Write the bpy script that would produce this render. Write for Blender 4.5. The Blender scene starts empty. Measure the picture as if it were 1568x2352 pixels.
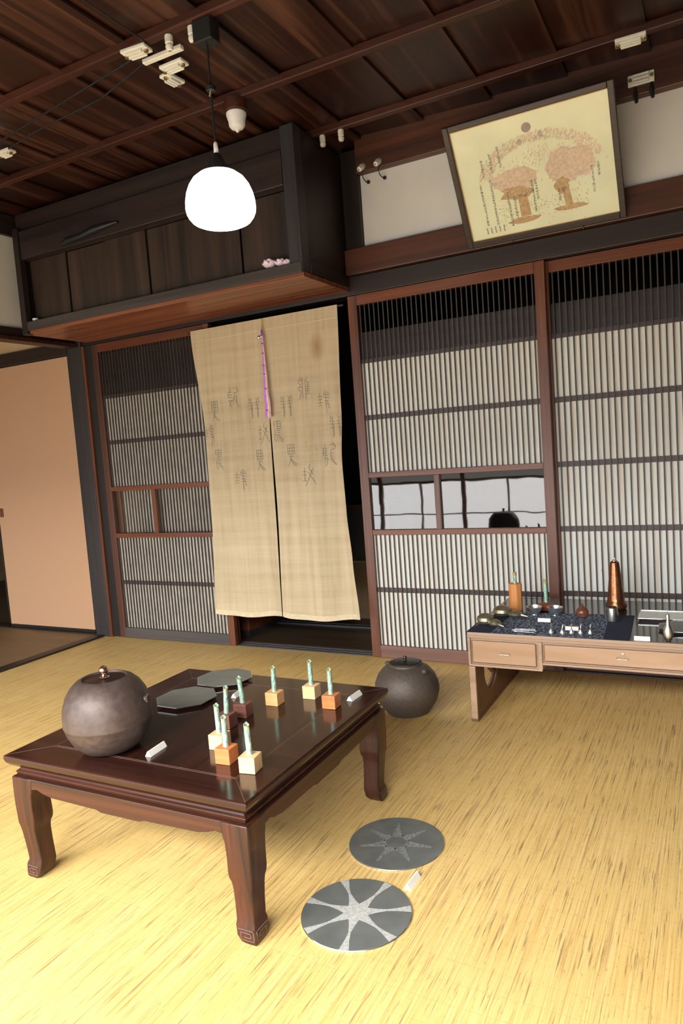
import bpy, bmesh, math, random
from mathutils import Vector, Matrix, Euler
random.seed(7)
PI = math.pi
sc = bpy.context.scene
COL = sc.collection

# ------------------------------------------------------------------ materials
def new_mat(name):
    m = bpy.data.materials.new(name); m.use_nodes = True
    nt = m.node_tree; b = nt.nodes['Principled BSDF']
    return m, nt, b

def setp(b, **k):
    names = dict(rough='Roughness', metal='Metallic', spec='Specular IOR Level', coat='Coat Weight',
                 coatr='Coat Roughness', trans='Transmission Weight', ior='IOR', sheen='Sheen Weight', alpha='Alpha',
                 em='Emission Strength')
    for a, v in k.items():
        b.inputs[names[a]].default_value = v

def coords(nt, scale, rot=(0, 0, 0), src='Object'):
    tc = nt.nodes.new('ShaderNodeTexCoord'); mp = nt.nodes.new('ShaderNodeMapping')
    mp.inputs['Scale'].default_value = scale; mp.inputs['Rotation'].default_value = rot
    nt.links.new(tc.outputs[src], mp.inputs['Vector'])
    return mp.outputs['Vector']

def noise(nt, vec, scale=1.0, detail=4, rough=0.55, dist=0.0):
    n = nt.nodes.new('ShaderNodeTexNoise')
    n.inputs['Scale'].default_value = scale; n.inputs['Detail'].default_value = detail
    n.inputs['Roughness'].default_value = rough; n.inputs['Distortion'].default_value = dist
    nt.links.new(vec, n.inputs['Vector']); return n.outputs['Fac']

def ramp(nt, fac, stops):
    r = nt.nodes.new('ShaderNodeValToRGB'); e = r.color_ramp.elements
    while len(e) < len(stops): e.new(0.5)
    for i, (p, c) in enumerate(stops):
        e[i].position = p; e[i].color = (c[0], c[1], c[2], 1)
    nt.links.new(fac, r.inputs['Fac']); return r.outputs['Color']

def mixc(nt, fac, a, b, mode='MIX'):
    m = nt.nodes.new('ShaderNodeMix'); m.data_type = 'RGBA'; m.blend_type = mode
    if isinstance(fac, float): m.inputs[0].default_value = fac
    else: nt.links.new(fac, m.inputs[0])
    for i, v in ((6, a), (7, b)):
        if isinstance(v, tuple): m.inputs[i].default_value = (v[0], v[1], v[2], 1)
        else: nt.links.new(v, m.inputs[i])
    return m.outputs[2]

def math_n(nt, op, a, b=None):
    m = nt.nodes.new('ShaderNodeMath'); m.operation = op
    for i, v in ((0, a), (1, b)):
        if v is None: continue
        if isinstance(v, (int, float)): m.inputs[i].default_value = v
        else: nt.links.new(v, m.inputs[i])
    return m.outputs[0]

def bump(nt, b, h, strength=0.2, dist=0.002):
    n = nt.nodes.new('ShaderNodeBump'); n.inputs['Strength'].default_value = strength
    n.inputs['Distance'].default_value = dist
    nt.links.new(h, n.inputs['Height']); nt.links.new(n.outputs['Normal'], b.inputs['Normal'])

def plain(name, c, rough=0.5, metal=0.0, var=0.12, vs=30, bmp=0.0, **k):
    m, nt, b = new_mat(name)
    n = noise(nt, coords(nt, (vs, vs, vs)), 1, 3)
    lo = tuple(max(0, x * (1 - var)) for x in c); hi = tuple(min(1, x * (1 + var)) for x in c)
    nt.links.new(ramp(nt, n, [(0.3, lo), (0.7, hi)]), b.inputs['Base Color'])
    setp(b, rough=rough, metal=metal, **k)
    if bmp: bump(nt, b, n, bmp)
    return m

def wood(name, lo, hi, axis='x', rough=0.4, fine=60, coarse=4, coat=0.0, mid=None, dist=0.6, bmp=0.15, src='Object', **k):
    """grain runs along the given axis"""
    m, nt, b = new_mat(name)
    s = {'x': (coarse * .35, fine, fine), 'y': (fine, coarse * .35, fine), 'z': (fine, fine, coarse * .35)}[axis]
    s2 = {'x': (.6, 9, 9), 'y': (9, .6, 9), 'z': (9, 9, .6)}[axis]
    n1 = noise(nt, coords(nt, s, src=src), 1, 5, 0.6, dist)
    n2 = noise(nt, coords(nt, s2, src=src), 1, 3, 0.5, 0.8)
    f = math_n(nt, 'ADD', math_n(nt, 'MULTIPLY', n1, 0.55), math_n(nt, 'MULTIPLY', n2, 0.45))
    md = mid or tuple((x + y) / 2 for x, y in zip(lo, hi))
    nt.links.new(ramp(nt, f, [(0.34, lo), (0.5, md), (0.66, hi)]), b.inputs['Base Color'])
    setp(b, rough=rough, coat=coat, **k)
    if coat: b.inputs['Coat Roughness'].default_value = 0.08
    if bmp: bump(nt, b, n1, bmp, 0.001)
    return m

M = {}
# dark posts and beams
M['post'] = wood('dark_grey_wood', (.018, .016, .017), (.042, .038, .040), 'z', .5)
M['dark_x'] = wood('dark_wood_along_x', (.012, .008, .007), (.035, .021, .018), 'x', .45)
M['dark_y'] = wood('dark_wood_along_y', (.012, .008, .007), (.035, .021, .018), 'y', .45)
M['dark_z'] = wood('dark_wood_upright', (.009, .006, .005), (.028, .017, .014), 'z', .45)
M['beam_red'] = wood('smoked_red_beam', (.018, .011, .009), (.12, .040, .020), 'x', .42, fine=26)
M['rail_red'] = wood('red_brown_rail', (.075, .022, .010), (.22, .066, .026), 'x', .38)
M['stile_red'] = wood('red_brown_stile', (.060, .022, .013), (.23, .075, .032), 'z', .38)
M['rail_dark'] = wood('dark_lattice_rail', (.035, .022, .02), (.08, .045, .04), 'x', .5)
M['jamb'] = wood('blackened_jamb', (.008, .007, .007), (.022, .019, .018), 'z', .5)
M['stile_dark'] = wood('dark_brown_stile', (.030, .014, .011), (.11, .042, .026), 'z', .42)
M['slat'] = wood('lattice_slat', (.024, .020, .018), (.058, .047, .041), 'z', .5, fine=120)
M['rail_grey'] = wood('grey_bottom_rail', (.05, .045, .045), (.10, .085, .085), 'x', .45)
M['rail_pink'] = wood('worn_bottom_rail', (.10, .05, .04), (.22, .11, .085), 'x', .45)
M['shelf_under'] = wood('red_shelf_board', (.08, .020, .008), (.36, .13, .065), 'x', .35, fine=22, coarse=2)
M['shelf_edge'] = wood('grey_shelf_edge', (.030, .025, .023), (.065, .055, .050), 'x', .5)
M['cup_board'] = wood('cupboard_boards', (.005, .004, .0035), (.060, .034, .022), 'z', .5, fine=12, coarse=1.2, dist=1.0)
M['cup_side'] = wood('cupboard_side', (.010, .006, .005), (.026, .014, .011), 'z', .5, fine=30)
M['ceil'] = wood('ceiling_board', (.010, .003, .002), (.105, .042, .024), 'y', .42, fine=20, coarse=1.6, dist=.9, mid=(.028, .0075, .004))
M['batten'] = wood('ceiling_batten', (.022, .007, .004), (.085, .024, .012), 'x', .42)
M['table'] = wood('rosewood', (.014, .007, .006), (.078, .024, .012), 'x', .32, fine=44, coarse=3, coat=.06, spec=.32, dist=1.2)
M['table_y'] = wood('rosewood_side', (.014, .007, .006), (.075, .023, .012), 'y', .32, fine=44, coarse=3, coat=.06, spec=.32, dist=1.2)
M['table_z'] = wood('rosewood_leg', (.013, .007, .006), (.082, .024, .012), 'z', .32, fine=24, coarse=5, coat=.06, spec=.32, dist=2.5)
M['table_top'] = wood('rosewood_top', (.008, .0035, .003), (.040, .012, .007), 'y', .15, fine=60, coarse=2, coat=.0, spec=.36, bmp=0.0)
M['table_rim'] = wood('rosewood_top_border', (.010, .0045, .004), (.048, .015, .009), 'x', .15, fine=60, coarse=2, coat=.0, spec=.36, bmp=0.0)
M['inlay'] = plain('inlay_line', (.16, .10, .08), .25)
M['desk'] = wood('light_brown_wood', (.28, .175, .11), (.42, .29, .20), 'x', .42, fine=40, coarse=2)
M['desk_drawer'] = wood('honey_drawer_wood', (.30, .16, .07), (.48, .33, .22), 'x', .40, fine=10, coarse=3)
M['desk_side'] = wood('brown_side_wood', (.10, .05, .025), (.20, .10, .05), 'x', .45)
M['lacquer'] = wood('dark_lacquer_top', (.022, .014, .010), (.040, .026, .018), 'x', .12, coat=.15, bmp=0.0)
M['iron'] = plain('cast_iron', (.070, .049, .042), .48, .2, .25, 55, .35)
M['iron2'] = plain('matt_cast_iron', (.085, .068, .056), .55, .2, .15, 90, .25)
M['lid'] = plain('dark_lid', (.030, .015, .011), .30, .3, .3, 20)
M['lid2'] = plain('black_iron_lid', (.03, .026, .024), .35, .5, .3, 40)
M['copper'] = plain('polished_copper', (.55, .30, .22), .15, .95, .2, 40)
M['pewter'] = plain('pewter', (.22, .23, .205), .5, .35, .12, 25)
M['pewter_rim'] = plain('bright_pewter_edge', (.80, .80, .78), .18, .95, .05, 25)
M['disc'] = plain('brushed_grey_pewter', (.185, .20, .19), .48, .45, .18, 12)
M['silver'] = plain('polished_silver', (.92, .92, .88), .30, 1.0, .06, 30)
M['silver2'] = plain('satin_silver', (.72, .72, .69), .28, 1.0, .06, 30)
M['bronze'] = plain('aged_bronze', (.34, .30, .20), .33, .8, .2, 35)
M['copper_dark'] = plain('browned_copper', (.30, .125, .055), .24, .85, .35, 60, .3)
M['brownpot'] = plain('brown_glaze', (.20, .075, .040), .25, .2, .3, 40)
M['reddome'] = plain('red_brown_wood_base', (.23, .06, .03), .4, 0, .3, 40)
M['white_tag'] = plain('white_card', (.86, .85, .80), .6, 0, .03, 20)
M['ink'] = plain('grey_blue_ink', (.25, .30, .42), .6)
M['plaster'] = plain('white_plaster', (.70, .68, .63), .85, 0, .05, 5, .1)
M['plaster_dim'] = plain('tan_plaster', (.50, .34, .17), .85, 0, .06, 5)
M['porcelain'] = plain('white_porcelain', (.78, .77, .68), .25, 0, .06, 30)
M['black'] = plain('black_plastic', (.012, .013, .014), .4)
M['blackcord'] = plain('black_cord', (.010, .011, .012), .6)
M['white_plastic'] = plain('white_plastic', (.80, .78, .74), .4, 0, .04)
M['chrome'] = plain('chrome', (.75, .76, .78), .15, 1)
M['navy'] = plain('navy_cloth', (.010, .016, .045), .85, 0, .3, 300, .2)
M['frame_dark'] = wood('dark_picture_frame', (.022, .015, .014), (.05, .034, .030), 'x', .4)
M['glassgrey'] = plain('dark_grey_panel', (.05, .055, .052), .3)
M['box_brown'] = plain('brown_box_card', (.16, .10, .045), .7)
M['yellow_wood'] = plain('yellow_paulownia', (.42, .33, .13), .6)
M['brass'] = plain('brass', (.55, .42, .2), .3, .9)

def cube_wood(name, lo, hi): return wood(name, lo, hi, 'x', .45, fine=90, coarse=12)
M['maple'] = cube_wood('pale_maple', (.74, .46, .22), (.88, .60, .32))
M['tan'] = cube_wood('tan_cherry', (.68, .36, .14), (.84, .48, .22))
M['orange'] = cube_wood('orange_red_wood', (.52, .15, .045), (.70, .24, .08))
M['walnut'] = cube_wood('purple_brown_wood', (.14, .05, .038), (.22, .085, .06))
M['block'] = wood('orange_block_wood', (.50, .19, .05), (.75, .32, .10), 'z', .4, fine=60)

# green patina tube
m, nt, b = new_mat('green_patina')
n = noise(nt, coords(nt, (160, 160, 90)), 1, 4)
nt.links.new(ramp(nt, n, [(.32, (.10, .20, .15)), (.5, (.33, .50, .40)), (.68, (.56, .70, .58))]), b.inputs['Base Color'])
setp(b, rough=.5, metal=.25); M['patina'] = m
M['patina_mouth'] = plain('brown_tube_mouth', (.42, .30, .12), .5, .3)

# rush matting: streaky strands along y, cross stitching along x
m, nt, b = new_mat('woven_rush_mat')
st = noise(nt, coords(nt, (330, 2.6, 1)), 1, 5, .62)
patch = noise(nt, coords(nt, (2.2, 1.6, 1)), 1, 3)
dash = noise(nt, coords(nt, (200, 6.5, 1)), 1, 3, .6)
dash2 = noise(nt, coords(nt, (130, 2.0, 1)), 1, 3, .6)
spot = noise(nt, coords(nt, (170, 60, 1)), 1, 2, .5)
base = ramp(nt, st, [(.32, (.50, .315, .100)), (.48, (.70, .485, .180)), (.68, (.82, .615, .275))])
base = mixc(nt, math_n(nt, 'MULTIPLY', ramp(nt, patch, [(.35, (0, 0, 0)), (.7, (1, 1, 1))]), .40), base, (.60, .375, .105))
dm = math_n(nt, 'MULTIPLY', ramp(nt, dash, [(.575, (0, 0, 0)), (.66, (1, 1, 1))]), .78)
base = mixc(nt, dm, base, (.22, .14, .06))
dm2 = math_n(nt, 'MULTIPLY', ramp(nt, dash2, [(.575, (0, 0, 0)), (.66, (1, 1, 1))]), .60)
base = mixc(nt, dm2, base, (.30, .185, .08))
base = mixc(nt, math_n(nt, 'MULTIPLY', ramp(nt, spot, [(.64, (0, 0, 0)), (.70, (1, 1, 1))]), .45), base, (.30, .20, .10))
# cross stitching every few centimetres
tcx = nt.nodes.new('ShaderNodeTexCoord'); sxy = nt.nodes.new('ShaderNodeSeparateXYZ'); nt.links.new(tcx.outputs['Object'], sxy.inputs[0])
wob = noise(nt, coords(nt, (5, 1, 1)), 1, 2)
yy = math_n(nt, 'ADD', math_n(nt, 'MULTIPLY', sxy.outputs['Y'], 17.5), math_n(nt, 'MULTIPLY', wob, .35))
fr_ = math_n(nt, 'FRACT', yy)
ln_ = ramp(nt, fr_, [(0.0, (1, 1, 1)), (.07, (0, 0, 0))])
base = mixc(nt, math_n(nt, 'MULTIPLY', ln_, .50), base, (.42, .25, .09))
nt.links.new(base, b.inputs['Base Color']); setp(b, rough=.48, spec=.4)
bump(nt, b, math_n(nt, 'SUBTRACT', st, math_n(nt, 'MULTIPLY', ln_, .5)), .35, .002); M['mat'] = m

M['mat_brown'] = wood('brown_rush_floor', (.16, .095, .045), (.27, .17, .085), 'x', .55, fine=120, coarse=8)
M['floor_dark'] = wood('dark_board_floor', (.050, .032, .018), (.085, .056, .034), 'x', .35, fine=14)

# paper behind the lattice
m, nt, b = new_mat('old_shoji_paper')
n = noise(nt, coords(nt, (60, 1, 1.6)), 1, 3); n2 = noise(nt, coords(nt, (34, 1, 17)), 1, 3)
c = ramp(nt, n, [(.30, (.66, .58, .47)), (.5, (.74, .73, .66)), (.7, (.74, .78, .74))])
c = mixc(nt, ramp(nt, n2, [(.72, (0, 0, 0)), (.78, (1, 1, 1))]), c, (.16, .12, .09))
nt.links.new(c, b.inputs['Base Color']); setp(b, rough=.8); M['paper'] = m

M['paper_old_shaded'] = plain('old_shaded_paper', (.46, .43, .37), .85, 0, .18, 14)  # old browner paper with the cupboard's shade mixed into its colour
# fusuma
m, nt, b = new_mat('tan_sliding_door_paper')
n = noise(nt, coords(nt, (300, 1, 300)), 1, 3)
nt.links.new(ramp(nt, n, [(.3, (.47, .275, .155)), (.7, (.56, .345, .20))]), b.inputs['Base Color']); setp(b, rough=.8)
M['fusuma'] = m

# linen
m, nt, b = new_mat('natural_linen')
a1 = noise(nt, coords(nt, (240, 1, 5)), 1, 4, .6); a2 = noise(nt, coords(nt, (5, 1, 300)), 1, 4, .6)
a3 = noise(nt, coords(nt, (30, 1, 1.2)), 1, 2); a4 = noise(nt, coords(nt, (1.2, 1, 22)), 1, 2)
f = math_n(nt, 'ADD', math_n(nt, 'ADD', math_n(nt, 'MULTIPLY', a1, .20), math_n(nt, 'MULTIPLY', a2, .20)),
           math_n(nt, 'ADD', math_n(nt, 'MULTIPLY', a3, .34), math_n(nt, 'MULTIPLY', a4, .26)))
c = ramp(nt, f, [(.36, (.42, .33, .20)), (.5, (.52, .425, .27)), (.64, (.61, .51, .34))])
tc = nt.nodes.new('ShaderNodeTexCoord'); mp = nt.nodes.new('ShaderNodeMapping')
mp.inputs['Location'].default_value = (-1.71 / .05, 0, -1.575 / .085); mp.inputs['Scale'].default_value = (1 / .05, 0, 1 / .085)
nt.links.new(tc.outputs['Object'], mp.inputs['Vector'])
ln = nt.nodes.new('ShaderNodeVectorMath'); ln.operation = 'LENGTH'; nt.links.new(mp.outputs['Vector'], ln.inputs[0])
stain = ramp(nt, ln.outputs['Value'], [(0.1, (.75, .75, .75)), (1.0, (0, 0, 0))])
c = mixc(nt, stain, c, (.30, .18, .07))
nt.links.new(c, b.inputs['Base Color']); setp(b, rough=.9, sheen=.15)
bump(nt, b, math_n(nt, 'ADD', a1, a2), .25, .001); M['linen'] = m
M['hem'] = plain('linen_hem', (.62, .53, .36), .9, 0, .08, 60)
M['stitch'] = plain('grey_thread', (.20, .185, .15), .9)
M['stitch_red'] = plain('red_brown_thread', (.42, .22, .15), .9)
M['orange_cord'] = plain('orange_pink_cord', (.72, .40, .14), .6)
M['lilac'] = plain('lilac_silk', (.56, .20, .72), .5, 0, .2, 40)
M['pink'] = plain('pale_pink_silk', (.84, .60, .50), .5, 0, .15, 40)
M['violet'] = plain('violet_knot', (.28, .08, .42), .5)

# mottled indigo print
m, nt, b = new_mat('mottled_indigo_print')
v = nt.nodes.new('ShaderNodeTexVoronoi'); v.inputs['Scale'].default_value = 120
nt.links.new(coords(nt, (1, 1, 1)), v.inputs['Vector'])
n = noise(nt, coords(nt, (140, 140, 140)), 1, 3)
f = math_n(nt, 'ADD', v.outputs['Distance'], math_n(nt, 'MULTIPLY', n, .6))
nt.links.new(ramp(nt, f, [(.42, (.50, .57, .64)), (.66, (.16, .20, .27)), (.95, (.02, .03, .06))]), b.inputs['Base Color'])
setp(b, rough=.85); M['print'] = m

# glass: thin pane
def thin_glass(name, refl=1.0, wav=0.0, tint=(1, 1, 1)):
    m = bpy.data.materials.new(name); m.use_nodes = True; nt = m.node_tree
    nt.nodes.clear(); o = nt.nodes.new('ShaderNodeOutputMaterial')
    t = nt.nodes.new('ShaderNodeBsdfTransparent'); t.inputs['Color'].default_value = (*tint, 1)
    g = nt.nodes.new('ShaderNodeBsdfGlossy'); g.inputs['Roughness'].default_value = 0.02
    ge = nt.nodes.new('ShaderNodeNewGeometry'); dt = nt.nodes.new('ShaderNodeVectorMath'); dt.operation = 'DOT_PRODUCT'
    nt.links.new(ge.outputs['Incoming'], dt.inputs[0]); nt.links.new(ge.outputs['Normal'], dt.inputs[1])
    fz = math_n(nt, 'POWER', math_n(nt, 'SUBTRACT', 1.0, math_n(nt, 'ABSOLUTE', dt.outputs['Value'])), 5.0)
    fz = math_n(nt, 'ADD', math_n(nt, 'MULTIPLY', fz, .90), .042)
    mx = nt.nodes.new('ShaderNodeMixShader')
    nt.links.new(math_n(nt, 'MULTIPLY', fz, 2.1 * refl), mx.inputs[0])
    nt.links.new(t.outputs[0], mx.inputs[1]); nt.links.new(g.outputs[0], mx.inputs[2]); nt.links.new(mx.outputs[0], o.inputs[0])
    if wav:
        bn = nt.nodes.new('ShaderNodeBump'); bn.inputs['Strength'].default_value = wav; bn.inputs['Distance'].default_value = .01
        nt.links.new(noise(nt, coords(nt, (9, 9, 9)), 1, 1), bn.inputs['Height'])
        nt.links.new(bn.outputs[0], g.inputs['Normal'])
    return m
M['glass'] = thin_glass('old_window_glass', 1.0, .018)
M['glass_pic'] = thin_glass('picture_glass', .35)

def emis(name, c, s):
    m, nt, b = new_mat(name)
    b.inputs['Base Color'].default_value = (.8, .8, .8, 1)
    b.inputs['Emission Color'].default_value = (*c, 1); setp(b, em=s, rough=.6); return m
M['lamp'] = emis('opal_glass_lit', (1, .985, .95), 4.5)
M['day'] = emis('daylit_paper', (.97, .98, 1.0), 7.5)

# ------------------------------------------------------------------ mesh builder
class MB:
    def __init__(s): s.v = []; s.f = []
    def raw(s, vs, fs):
        o = len(s.v); s.v += [tuple(v) for v in vs]; s.f += [tuple(o + i for i in f) for f in fs]; return s
    def box(s, x0, x1, y0, y1, z0, z1, mtx=None):
        vs = [(x, y, z) for z in (z0, z1) for y in (y0, y1) for x in (x0, x1)]
        if mtx: vs = [mtx @ Vector(v) for v in vs]
        return s.raw(vs, [(0, 2, 3, 1), (4, 5, 7, 6), (0, 1, 5, 4), (2, 6, 7, 3), (0, 4, 6, 2), (1, 3, 7, 5)])
    def lathe(s, prof, seg=32, c=(0, 0, 0), cap=True, mtx=None, sx=1, sy=1):
        vs = []; fs = []
        for r, z in prof:
            for i in range(seg):
                a = 2 * PI * i / seg; vs.append(Vector((r * math.cos(a) * sx, r * math.sin(a) * sy, z)))
        n = len(prof)
        for j in range(n - 1):
            for i in range(seg):
                k = (i + 1) % seg; fs.append((j * seg + i, j * seg + k, (j + 1) * seg + k, (j + 1) * seg + i))
        if cap:
            fs.append(tuple(reversed(range(seg)))); fs.append(tuple((n - 1) * seg + i for i in range(seg)))
        if mtx: vs = [mtx @ v for v in vs]
        vs = [v + Vector(c) for v in vs]
        return s.raw(vs, fs)
    def tube(s, pts, r, seg=10, radii=None):
        pts = [Vector(p) for p in pts]; vs = []; fs = []; n = len(pts)
        for i, p in enumerate(pts):
            d = (pts[min(i + 1, n - 1)] - pts[max(i - 1, 0)]).normalized()
            up = Vector((0, 0, 1)) if abs(d.z) < .9 else Vector((1, 0, 0))
            a = d.cross(up).normalized(); b2 = d.cross(a)
            rr = radii[i] if radii else r
            for k in range(seg):
                t = 2 * PI * k / seg; vs.append(p + a * rr * math.cos(t) + b2 * rr * math.sin(t))
        for i in range(n - 1):
            for k in range(seg):
                q = (k + 1) % seg; fs.append((i * seg + k, i * seg + q, (i + 1) * seg + q, (i + 1) * seg + k))
        fs.append(tuple(range(seg))); fs.append(tuple(reversed([(n - 1) * seg + k for k in range(seg)])))
        return s.raw(vs, fs)
    def prism(s, poly, h0, h1, axis='z', mtx=None):
        """extrude a polygon; axis z: poly=(x,y); axis y: poly=(x,z); axis x: poly=(y,z)"""
        def P(a, b, h): return {'z': (a, b, h), 'y': (a, h, b), 'x': (h, a, b)}[axis]
        n = len(poly); vs = [P(a, b, h0) for a, b in poly] + [P(a, b, h1) for a, b in poly]
        if mtx: vs = [mtx @ Vector(v) for v in vs]
        fs = [tuple(range(n)), tuple(reversed(range(n, 2 * n)))] + [(i, i + n, (i + 1) % n + n, (i + 1) % n) for i in range(n)]
        return s.raw(vs, fs)
    def sphere(s, c, r, seg=20, rings=12, sc3=(1, 1, 1), mtx=None):
        prof = []
        for j in range(1, rings):
            t = PI * j / rings; prof.append((r * math.sin(t), -r * math.cos(t)))
        vs = []
        tmp = MB().lathe(prof, seg)
        vv = [Vector((v[0] * sc3[0], v[1] * sc3[1], v[2] * sc3[2])) for v in tmp.v]
        if mtx: vv = [mtx @ v for v in vv]
        return s.raw([v + Vector(c) for v in vv], tmp.f)
    def build(s, name, mat, parent=None, bevel=0, smooth=False, sub=0, kind=None):
        me = bpy.data.meshes.new(name); me.from_pydata(s.v, [], s.f)
        bm = bmesh.new(); bm.from_mesh(me); bmesh.ops.recalc_face_normals(bm, faces=bm.faces[:]); bm.to_mesh(me); bm.free()
        me.materials.append(mat); ob = bpy.data.objects.new(name, me); COL.objects.link(ob)
        if parent: ob.parent = parent
        if smooth:
            for p in me.polygons: p.use_smooth = True
            me.set_sharp_from_angle(angle=math.radians(38))
        if bevel:
            bv = ob.modifiers.new('edge', 'BEVEL'); bv.width = bevel; bv.segments = 2; bv.limit_method = 'ANGLE'
        if kind: ob['kind'] = kind
        return ob

def box(name, x0, x1, y0, y1, z0, z1, mat, parent=None, bevel=0, kind=None):
    return MB().box(x0, x1, y0, y1, z0, z1).build(name, mat, parent, bevel, kind=kind)
def struct(name, x0, x1, y0, y1, z0, z1, mat, bevel=0, parent=None):
    return box(name, x0, x1, y0, y1, z0, z1, mat, parent, bevel, kind=None if parent else 'structure')
def thing(name, label, cat, loc=(0, 0, 0), rz=0, group=None, kind=None):
    o = bpy.data.objects.new(name, None); COL.objects.link(o); o.location = loc; o.rotation_euler = (0, 0, rz)
    if label: o['label'] = label
    if cat: o['category'] = cat
    if group: o['group'] = group
    if kind: o['kind'] = kind
    return o
def tag(o, label, cat, group=None):
    o['label'] = label; o['category'] = cat
    if group: o['group'] = group
    return o
def dup(root, loc, rz=None, label=None):
    def cp(o, par):
        c = o.copy(); COL.objects.link(c)
        if par: c.parent = par
        for ch in [x for x in list(bpy.data.objects) if x.parent is o]: cp(ch, c)
        return c
    r = cp(root, None); r.location = loc
    if rz is not None: r.rotation_euler = (0, 0, rz)
    if label: r['label'] = label
    return r

# ------------------------------------------------------------------ room shell
XR, YF, ZC = 4.7, -3.80, 2.466
struct('floor', 0.0, XR, YF, 0.0, -.03, 0.0, M['mat'])
struct('floor_next_room', -3.0, -.001, YF, 0.0, -.03, 0.0, M['mat_brown'])
struct('floor_back_room', -3.0, XR, .1, 3.0, -.03, 0.0, M['floor_dark'])
# track under the doors
tr = MB().box(0.02, XR, 0.001, .099, -.03, -.002)
for k in range(3): tr.box(0.02, XR, .004 + k * .034, .016 + k * .034, -.002, .004)
tr.build('trim_track', M['rail_grey'], kind='structure')
struct('trim_threshold_left', -.07, .0, YF, -.03, 0.0, .012, M['dark_y'], .003)
# next-room track rail in front of the tan door
struct('trim_track_left', -3.0, -.07, -.002, .10, 0, .008, M['dark_x'])
tr = MB()
for k in range(2): tr.box(.6, XR, .50 + k * .045, .515 + k * .045, 0, .010)
tr.build('trim_back_track', M['rail_grey'], kind='structure')

# ceiling boards, each slightly lapped over the next
cb = MB(); w = .31; x = -3.0 + .05
while x < XR:
    cb.raw([(x, YF, ZC + .040), (x + w + .01, YF, ZC + .024), (x + w + .01, 0, ZC + .024), (x, 0, ZC + .040),
            (x, YF, ZC + .050), (x + w + .01, YF, ZC + .034), (x + w + .01, 0, ZC + .034), (x, 0, ZC + .050)],
           [(0, 1, 2, 3), (4, 7, 6, 5), (0, 4, 5, 1), (1, 5, 6, 2), (2, 6, 7, 3), (3, 7, 4, 0)])
    x += w
cb.build('ceiling', M['ceil'], kind='structure')
for i, y in enumerate([-.243, -.725, -1.216, -1.71, -2.2, -2.7, -3.2]):
    struct('trim_batten_%d' % (i + 1), 0.0, XR, y - .017, y + .017, ZC, ZC + .032, M['batten'], .004)
struct('trim_batten_border', 1.98, XR, -.045, -.001, 2.345, 2.527, M['beam_red'], .004)
struct('ceiling_back_room', -3.0, XR, .1, 3.0, 2.3, 2.34, M['dark_x'])

# back wall above the doors
struct('wall_back', 1.98, XR, 0.0, .10, 2.015, 2.53, M['plaster'])
struct('ceiling_roof', -3.2, XR + .2, YF - .2, 3.2, 2.53, 2.58, M['dark_x'])
struct('trim_lintel', .05, XR, -.012, .10, 1.803, 1.89, M['dark_x'], .003)
struct('trim_picture_rail', 1.885, XR, -.035, .10, 1.893, 2.013, M['beam_red'], .004)
struct('trim_post_middle', 1.892, 1.978, -.022, .10, 2.013, ZC, M['dark_z'], .003)
struct('wall_back_upper_left', -.0, 1.89, .0, .10, 1.89, 2.53, M['dark_z'])
# corner post
struct('trim_corner_post', -.075, .045, -.02, .10, 0.0, 2.4, M['post'], .004)
struct('trim_corner_strip', .047, .066, -.018, .02, 0.0, 1.80, M['stile_red'])
# left wall: rail, white plaster, post
struct('trim_rail_left', -.07, 0.012, YF, -.022, 1.80, 1.872, M['dark_y'], .004)
box('ledge', .012, .022, YF, -.022, 1.80, 1.822, M['batten'], bpy.data.objects['trim_rail_left'])
struct('wall_left', -.06, -.004, YF, -.022, 1.874, 2.375, M['plaster'])
struct('trim_rail_left_upper', -.07, .02, YF, -.002, 2.375, ZC + .02, M['dark_y'])
# next room
struct('wall_next_room_lintel', -3.0, -.078, -.02, .10, 1.772, 1.845, M['dark_x'])
struct('wall_next_room_upper', -3.0, -.078, .02, .10, 1.847, 2.46, M['plaster_dim'])
box('picture_strip', -.30, -.28, .005, .02, 1.847, 2.2, M['batten'], bpy.data.objects['wall_next_room_upper'])
struct('wall_next_room_left', -3.1, -3.0, YF, 3.0, 0, 2.5, M['plaster_dim'])
struct('wall_next_room_dark', -3.0, -1.8, .0, .1, 0.01, 1.77, M['dark_z'])
struct('ceiling_next_room', -3.0, -.08, YF, .0, 2.47, 2.5, M['ceil'])
# right, front and far walls
struct('wall_right', XR, XR + .1, YF, 3.0, 0, 2.5, M['dark_z'])
struct('wall_far', -3.0, XR, 3.0, 3.1, 0, 2.5, M['dark_z'])
struct('wall_front', -3.0, XR, YF - .1, YF, 1.86, 2.53, M['plaster'])
struct('wall_front_base', -3.0, XR, YF - .1, YF, -.03, .05, M['dark_x'])

# snow-viewing screens on the front side (behind the camera): lower panes emit as daylit paper, open above
def front_window(i, x0, x1):
    w = thing('window_%d' % i, None, None, kind='structure')
    f = MB()
    for a in (x0, x1 - .022): f.box(a, a + .022, YF - .03, YF, .05, 1.86)
    for z in (.05, .655, 1.83): f.box(x0 + .03, x1 - .03, YF - .028, YF - .004, z, z + .026)
    xm = (x0 + x1) / 2
    f.box(xm - .008, xm + .008, YF - .026, YF - .006, .07, .66)
    f.box(x0 + .03, x1 - .03, YF - .024, YF - .008, .320, .332)
    f.build('window_frame', M['desk_side'], w)
    MB().raw([(x0, YF - .07, .05), (x1, YF - .07, .05), (x1, YF - .07, .66), (x0, YF - .07, .66)], [(3, 2, 1, 0)]).build('daylit_paper', M['day'], w)
for i in range(1, 7):
    front_window(i + 1, .20 + .93 * (i - 3), .20 + .93 * (i - 2))
struct('wall_front_left', -3.0, -1.66, YF - .1, YF, 0.05, 1.86, M['plaster_dim'])
struct('wall_front_right', 3.92, XR, YF - .1, YF, 0.05, 1.86, M['plaster_dim'])

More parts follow.
